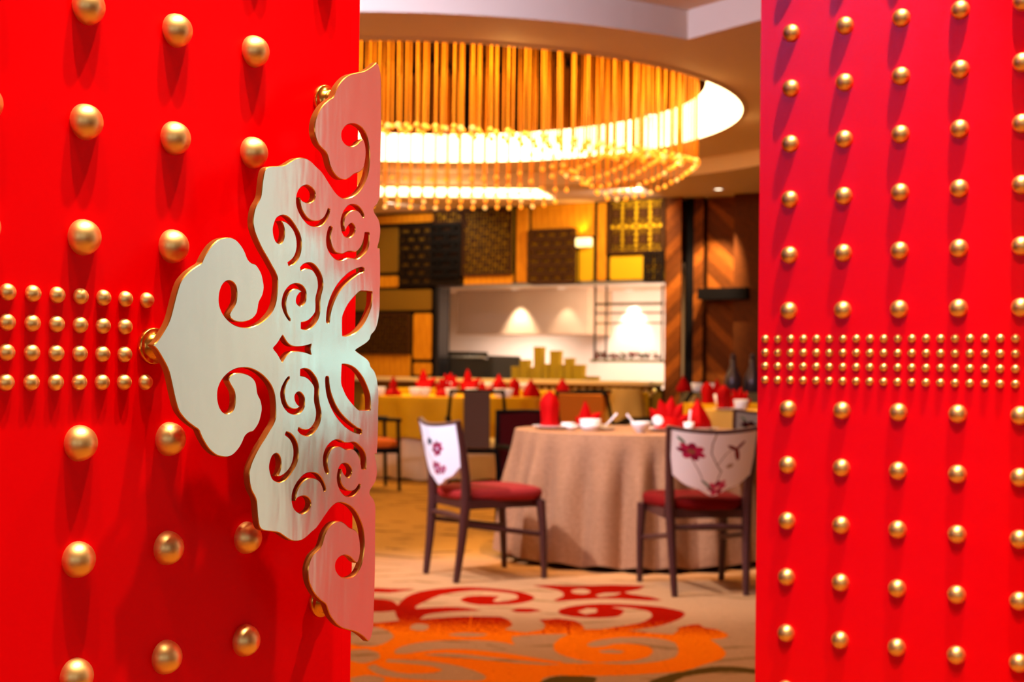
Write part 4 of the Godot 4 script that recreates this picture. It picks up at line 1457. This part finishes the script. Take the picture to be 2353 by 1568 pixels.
func near_table() -> void:
	var at := Vector3(0.74, 0, -8.60)
	var h := 0.75
	table("round_table", "round banquet table under the pale brocade cloth between the two floral chairs", at, 0.71, h)
	cloth("beige brocade cloth falling in deep folds over the nearest round table", at, 0.715, h + 0.004, 0.03, m.beige_brocade, 23, 0.055, 0.075, 11)
	var y := h + 0.005
	dish("plate", "white dinner plate under the tall red napkin at the left of the nearest table", "plate", PLATE, Vector3(0.26, y, -8.60))
	napkin("tall hooded red napkin at the left edge of the nearest table", "tall", Vector3(0.235, y + 0.01, -8.66), 0.215, 0.5)
	dish("plate", "white plate under the low spreading red napkin at the middle of the nearest table", "plate", PLATE, Vector3(0.46, y, -8.88))
	napkin("low spreading red napkin with one upright leaf, behind the stacked white bowls", "low", Vector3(0.47, y + 0.01, -8.90), 0.135, 0.2)
	for k in 2:
		dish("serving_bowl", ["lower white bowl of the stacked pair on the nearest table", "upper white bowl of the stacked pair on the nearest table"][k], "bowl", [Vector2(0, 0), Vector2(0.045, 0), Vector2(0.058, 0.02), Vector2(0.064, 0.046), Vector2(0.061, 0.046), Vector2(0.052, 0.02), Vector2(0, 0.01)], Vector3(0.47, y + 0.022 * k, -8.42))
	dish("sauce_dish", "small white sauce dish left of the stacked bowls on the nearest table", "dish", BOWL, Vector3(0.345, y, -8.62)).scale = Vector3(0.7, 0.6, 0.7)
	dish("sauce_dish", "shallow white dish in front of the tall hooded napkin", "dish", BOWL, Vector3(0.36, y, -8.42)).scale = Vector3(0.6, 0.45, 0.6)
	dish("side_plate", "white side plate holding a leaning spoon at the middle of the nearest table", "plate", PLATE, Vector3(0.56, y, -8.50)).scale = Vector3(0.55, 0.9, 0.55)
	spoon("white china spoon leaning up to the right, beside the stacked bowls", Vector3(0.565, y + 0.03, -8.47), 0.0, -0.75)
	dish("soup_bowl", "white soup bowl with a spoon in it, left of the fanned napkin", "bowl", BOWL, Vector3(0.755, y, -8.28))
	spoon("white china spoon leaning out to the left of the soup bowl", Vector3(0.735, y + 0.03, -8.28), 0.0, 0.7)
	dish("plate", "white plate under the fanned red napkin near the right floral chair", "plate", PLATE, Vector3(0.93, y, -8.48))
	napkin("fanned red napkin with spreading leaves, above the right floral chair's left post", "fan", Vector3(0.94, y + 0.012, -8.50), 0.185, 0.0)
	dish("saucer", "small white saucer standing upright against the fanned red napkin", "saucer", PLATE, Vector3(0.86, y + 0.065, -8.34)).transform.basis = Basis(Vector3.RIGHT, PI / 2 - 0.2).scaled(Vector3(0.25, 0.25, 0.25))
	dish("cup", "white cup holding a spoon, between the fanned and the cone shaped napkins", "cup", CUP, Vector3(1.06, y, -8.48))
	spoon("white china spoon standing up in the cup between two napkins", Vector3(1.06, y + 0.03, -8.48), 0.0, -0.1)
	dish("plate", "white plate under the cone shaped napkin at the right of the nearest table", "plate", PLATE, Vector3(1.13, y, -8.62))
	napkin("cone shaped red napkin at the right of the nearest table", "cone", Vector3(1.13, y + 0.014, -8.62), 0.18, 0.4)
	downlight(Vector3(0.75, CEILING + 0.18, -7.85), "downlight in the raised coffer over the nearest round table", 11.0, 24, Vector3(0.75, 0.75, -8.5), Color(1.0, 0.80, 0.52))


func chairs() -> void:
	floral_chair("dark wood chair with salmon seat and white floral back, left of the beige table", m.seat_red, m.floral_left, Vector3(-0.135, 0, -7.69), -atan2(0.405, 0.22))
	floral_chair("dark wood chair with scarlet seat and floral bird-print back, nearest the far red door", m.seat_scarlet, m.floral_right, Vector3(0.955, 0, -7.335), atan2(0.088, 0.49))
	floral_chair("chair with grey-beige floral back at the far right, half hidden by the red door", m.seat_scarlet, m.floral_grey, Vector3(1.78, 0, -10.45), 0.15)
	frame_chair("black framed armchair with grey-brown back panel and cream seat, behind the left floral chair", m.grey_fabric, m.seat_cream, Vector3(-0.31, 0, -13.15), 0.0)
	frame_chair("black framed armchair with orange seat, half hidden by the brass pull", m.maroon_leather, m.seat_orange, Vector3(-1.32, 0, -13.0), -1.25)
	frame_chair("black framed armchair with tan back seen from the side, behind the tall hooded napkin", m.tan_leather, m.tan_leather, Vector3(0.50, 0, -14.0), 0.75, 0.42, 0.12)
	frame_chair("black framed armchair with tan back, behind the low spreading napkin", m.tan_leather, m.tan_leather, Vector3(0.77, 0, -12.85), -0.45, 0.42, 0.08)
	frame_chair("black framed armchair turned away, right of the cream draped cocktail table", m.seat_cream, m.seat_cream, Vector3(1.30, 0, -13.38), 1.45, 0.42, 0.1)
	frame_chair("dark maroon backed chair standing close behind the nearest table's left side", m.maroon_leather, m.maroon_leather, Vector3(0.20, 0, -9.75), 3.5, 0.46, 0.05).scale = Vector3(0.9, 0.9, 0.9)


func far_tables() -> void:
	# left: yellow overlay on a white underskirt
	var at := Vector3(-0.62, 0, -14.75)
	table("round_table", "round banquet table under the yellow and white cloths on the left", at, 0.9, 0.81)
	cloth("white underskirt reaching the floor below the yellow cloth on the left", at, 0.89, 0.80, 0.02, m.cream_cloth, 22, 0.03, 0.0, 21)
	cloth("yellow overlay cloth on the large table at the left", at, 0.915, 0.82, 0.42, m.yellow_cloth, 16, 0.03, 0.02, 22)
	# right: three smaller tables one behind another
	for e in [["sage grey cloth on the farthest table at the right", Vector3(2.23, 0, -13.95), 0.55, 0.90, "sage_cloth", 31], ["bright yellow cloth on the table behind the cone shaped napkin", Vector3(2.05, 0, -12.6), 0.52, 0.82, "yellow_cloth", 32], ["grey-gold cloth on the table behind the grey floral chair", Vector3(2.05, 0, -11.38), 0.53, 0.80, "gold_cloth", 33], ["cream cloth draped to the floor over a narrow cocktail table at the middle", Vector3(1.11, 0, -14.15), 0.17, 0.92, "gold_cloth", 34]]:
		table("round_table" if e[2] > 0.2 else "cocktail_table", "table under the " + e[0].replace(" draped to the floor over a narrow cocktail table at the middle", " between the black framed chairs"), e[1], e[2], e[3])
		cloth(e[0], e[1], e[2] + 0.012, e[3] + 0.004, 0.02, m[e[4]], 13 if e[2] > 0.2 else 7, 0.028, 0.06 if e[2] > 0.2 else 0.13, e[5])
	# a long table along the counter
	var row := thing("long_table", "long cloth covered table along the serving counter", "table", Vector3(-0.14, 0, -16.06))
	row.basis = wall_axes
	var st := begin()
	slab(st, Vector3(0.3, 0.44, 0.1), Vector3(3.0, 0.86, 0.55), 0.05, 0.01)
	put("covered_body", done(st), m.yellow_cloth, row)
	var y := 0.82
	var things := [["tall", Vector3(-0.02, 0, 0), 0]]
	for e in [["fan", -1.20, -14.45, 0.19, "fanned red napkin on the yellow table, beside the brass pull"], ["fan", -0.69, -14.45, 0.19, "fanned red napkin on the yellow table, left of the grey armchair"],
			["low", -0.30, -14.9, 0.15, "low red napkin on the yellow table, behind the grey armchair's top rail"], ["tall", 0.03, -14.7, 0.19, "broad red napkin on the yellow table, right of the grey armchair"],
			["cone", 0.20, -14.6, 0.19, "pointed red napkin at the right end of the yellow table"], ["tall", -0.12, -14.95, 0.18, "narrow red napkin on the yellow table between two broader ones"]]:
		napkin(e[4], e[0], Vector3(e[1], y, e[2]), e[3], e[1])
	for e in [["low", -0.98, -15.9, 0.2, "leftmost red napkin on the long table along the counter"], ["fan", -0.70, -15.95, 0.18, "second red napkin from the left on the long table along the counter"], ["low", -0.48, -15.85, 0.2, "third red napkin from the left on the long table along the counter"], ["cone", -0.14, -15.75, 0.18, "small red napkin near the right of the long table along the counter"], ["cone", 0.55, -15.35, 0.15, "lone small red napkin at the right end of the long table"]]:
		napkin(e[4], e[0], Vector3(e[1], 0.87, e[2]), e[3], 0.4)
	for e in [[-1.33, -14.35, "white cup at the yellow table's left, beside the brass pull"], [-0.97, -14.35, "white cup right of the fanned napkin nearest the brass pull"], [-0.87, -14.25, "white cup at the front edge of the yellow table, left of the middle"], [-0.60, -14.2, "white cup in front of the second fanned napkin on the yellow table"],
			[-0.40, -14.3, "white cup seen through the grey armchair's back, left side"], [-0.12, -14.25, "white cup just right of the grey armchair's back panel"], [-0.04, -14.3, "white cup at the grey armchair's right post"]]:
		var o := dish("cup", e[2], "cup", CUP, Vector3(e[0], y + 0.005, e[1]))
		o.scale = Vector3(1.9, 1.5, 1.9)
	for e in [[-0.74, -15.8, "glass bowl near the left of the long table along the counter"], [-0.28, -15.7, "glass bowl near the middle of the long table along the counter"], [0.15, -15.5, "glass bowl right of the middle of the long table along the counter"]]:
		dish("bowl", e[2], "bowl", BOWL, Vector3(e[0], 0.87, e[1])).scale = Vector3(1.3, 1.3, 1.3)
	# right: napkins and china
	for e in [["cone", Vector3(1.68, 0.905, -13.9), 0.16, "red napkin standing alone on the sage grey table"], ["tall", Vector3(1.72, 0.825, -12.5), 0.19, "red napkin at the left edge of the bright yellow table"], ["low", Vector3(1.86, 0.825, -12.8), 0.19, "low red napkin on the bright yellow table"], ["tall", Vector3(1.68, 0.805, -11.25), 0.20, "red napkin on the grey-gold table above the grey floral chair"], ["fan", Vector3(1.88, 0.805, -11.75), 0.17, "rightmost red napkin, against the far red door"]]:
		napkin(e[3], e[0], e[1], e[2], 0.3)
	for e in [[Vector3(1.80, 0.905, -13.8), "white cup at the front of the sage grey table"], [Vector3(1.94, 0.905, -13.75), "second white cup at the front of the sage grey table"], [Vector3(1.80, 0.805, -11.15), "white cup on the grey-gold table against the far red door"], [Vector3(1.80, 0.825, -12.25), "white cup at the front of the bright yellow table"]]:
		dish("cup", e[1], "cup", CUP, e[0]).scale = Vector3(1.8, 1.6, 1.8)
	for e in [[Vector3(1.72, 0.805, -11.2), "white plate on the grey-gold table above the grey floral chair"], [Vector3(1.90, 0.825, -12.4), "white plate at the front of the bright yellow table"]]:
		dish("plate", e[1], "plate", PLATE, e[0])
	for k in 2:
		var v := thing("decanter", "tall smoked glass decanter on the sage grey table, the %s of the pair" % ["left", "right"][k], "decanter", Vector3(2.18 + 0.19 * k, 0.905, -14.0))
		put("body", turned([Vector2(0, 0), Vector2(0.07, 0), Vector2(0.085, 0.03), Vector2(0.085, 0.14), Vector2(0.045, 0.22), Vector2(0.03, 0.27), Vector2(0.03, 0.33), Vector2(0.0, 0.33)], 20), m.smoked_glass, v)
		put("stopper", turned([Vector2(0.0, 0.33), Vector2(0.02, 0.33), Vector2(0.03, 0.36), Vector2(0.0, 0.39)], 16), m.smoked_glass, v)


# ---------------------------------------------------------------- scene
func _ready() -> void:
	rng.seed = 5
	var cam := Camera3D.new()
	cam.name = "camera"
	cam.fov = rad_to_deg(2.0 * atan(784.0 / 3268.0))
	cam.near = 0.05
	cam.far = 80.0
	cam.position = Vector3(0, 1.125, 0)
	cam.rotation = Vector3(0.0184, 0, 0.0122)
	var lens := CameraAttributesPhysical.new()
	lens.frustum_focal_length = 50.0
	lens.frustum_focus_distance = 1.32
	lens.exposure_aperture = 10.0
	cam.attributes = lens
	add_child(cam)
	cam.current = true
	var env := Environment.new()
	env.background_mode = Environment.BG_COLOR
	env.background_color = Color(0.02, 0.02, 0.02)
	env.tonemap_mode = Environment.TONE_MAPPER_LINEAR
	env.tonemap_exposure = 1.0
	env.sdfgi_enabled = true
	env.ssao_enabled = true
	env.ssil_enabled = true
	var world := WorldEnvironment.new()
	world.name = "world"
	world.environment = env
	add_child(world)
	materials()
	daylight()
	# lobby downlights in a row over the near leaf, and one over the far leaf
	var near := Transform3D(near_axes, RED_DOOR_AT)
	var far := Transform3D(far_axes, FAR_DOOR_AT)
	downlight(near * Vector3(0.42, CEILING, 0.40), "lobby downlight over the free edge of the near red door", 5.1, 44)
	downlight(near * Vector3(-0.01, CEILING, 0.40), "lobby downlight over the middle of the near red door", 5.1, 44)
	downlight(near * Vector3(-0.52, CEILING, 0.40), "lobby downlight over the hinge side of the near red door", 1.8, 44)
	downlight(far * Vector3(0.50, CEILING, 0.27), "lobby downlight over the far red door", 8.6, 38)
	downlight(far * Vector3(1.72, CEILING, 1.0), "added lobby spotlight on the pale wall beyond the far red door", 4.6, 26, far * Vector3(1.72, 1.15, 0), Color(0.90, 0.97, 1.0))  # added out of view so the pull plate reflects a bright wall
	for k in 2:
		downlight(near * Vector3(-0.9, CEILING, -1.2 - 0.8 * k), "added downlight washing the pale lavender wall behind the near red door, %s along it" % ["first", "second"][k], 1.7, 55, near * Vector3(-1.3, 1.2, -1.2 - 0.8 * k), Color(0.85, 0.88, 1.0))  # unseen, added so this wall sends a cool sheen onto the far leaf
	shell()
	doors()
	back_wall()
	kitchen()
	chandelier()
	near_table()
	chairs()
	far_tables()
	var place := Transform3D(wall_axes, WALL_AT)
	# a lamp panel in the lattice wall
	var s := thing("wall_sconce", "small glowing cream box lamp on the lattice wall above the kitchen window", "wall lamp", place * Vector3(2.715, 2.50, 0.07))
	s.basis = wall_axes
	var st := begin()
	slab(st, Vector3(0, 0.04, 0), Vector3(0.19, 0.10, 0.08), 0.02, 0.01)
	put("shade", done(st), m.sconce_light, s)
	st = begin()
	box(st, Vector3(0, 0.04, -0.045), Vector3(0.12, 0.06, 0.02))
	put("bracket", done(st), m.black_wood, s)
	lamp_spot("sconce_beam", place * Vector3(2.715, 2.66, 0.10), place * Vector3(2.5, 3.0, 0.0), Color(1.0, 0.8, 0.4), 0.12, 70)
	downlight(Vector3(2.12, LOW_CEILING, -14.70), "downlight in the low ceiling washing the chevron boarding", 10.0, 28, place * Vector3(4.10, 1.80, -0.15))
	downlight(Vector3(1.31, LOW_CEILING, -14.70), "downlight in the low ceiling beside the right cluster of glass rods", 4.0, 60, place * Vector3(2.6, 2.2, 0))
	downlight(Vector3(-1.42, LOW_CEILING, -16.30), "downlight in the low ceiling above the left lattice screens", 1.0, 60, place * Vector3(0.6, 2.2, 0))
	downlight(Vector3(-2.0, CEILING + 0.18, -6.3), "added downlight in the raised coffer aimed at the left floral chair and the table", 15.0, 24, Vector3(0.35, 0.5, -7.7), Color(0.97, 0.96, 1.0))  # unseen lamp put in to rake the cloth folds and whiten the cover
	downlight(Vector3(1.5, CEILING + 0.18, -5.6), "added downlight in the raised coffer aimed at the right floral chair", 9.0, 14, Vector3(0.95, 0.72, -7.1), Color(1.0, 0.94, 0.88))  # put in out of view to brighten this chair's back
	downlight(Vector3(0.3, CEILING + 0.18, -5.7), "added downlight in the raised coffer over the carpet's orange scrolls", 4.5, 48, Vector3.ZERO, Color(1.0, 0.86, 0.66))  # extra unseen lamp that brightens the near scrolls
	for e in [[-1.3, -12.9, "left"], [1.1, -11.3, "right"], [-2.6, -9.0, "far left"]]:
		downlight(Vector3(e[0], CEILING if e[1] > -12 else LOW_CEILING, e[1] if e[1] > -12 else -15.0), "added hall downlight out of view on the %s side" % e[2], 7.0, 50, Vector3.ZERO, Color(1.0, 0.80, 0.52))  # added outside the view for the hall's general light
	# repeats share a group
	var groups := {"chair": "chairs at the banquet tables", "cup": "white cups on the tables", "plate": "white plates on the tables", "spoon": "white soup spoons", "tablecloth": "cloths on the round tables", "table": "banquet hall tables",
		"downlight": "round ceiling downlights", "bowl": "white bowls on the tables", "dish": "small white dishes", "decanter": "smoked glass decanters"}
	for o in get_children():
		if o.has_meta("category") and not o.has_meta("group") and groups.has(o.get_meta("category")):
			o.set_meta("group", groups[o.get_meta("category")])
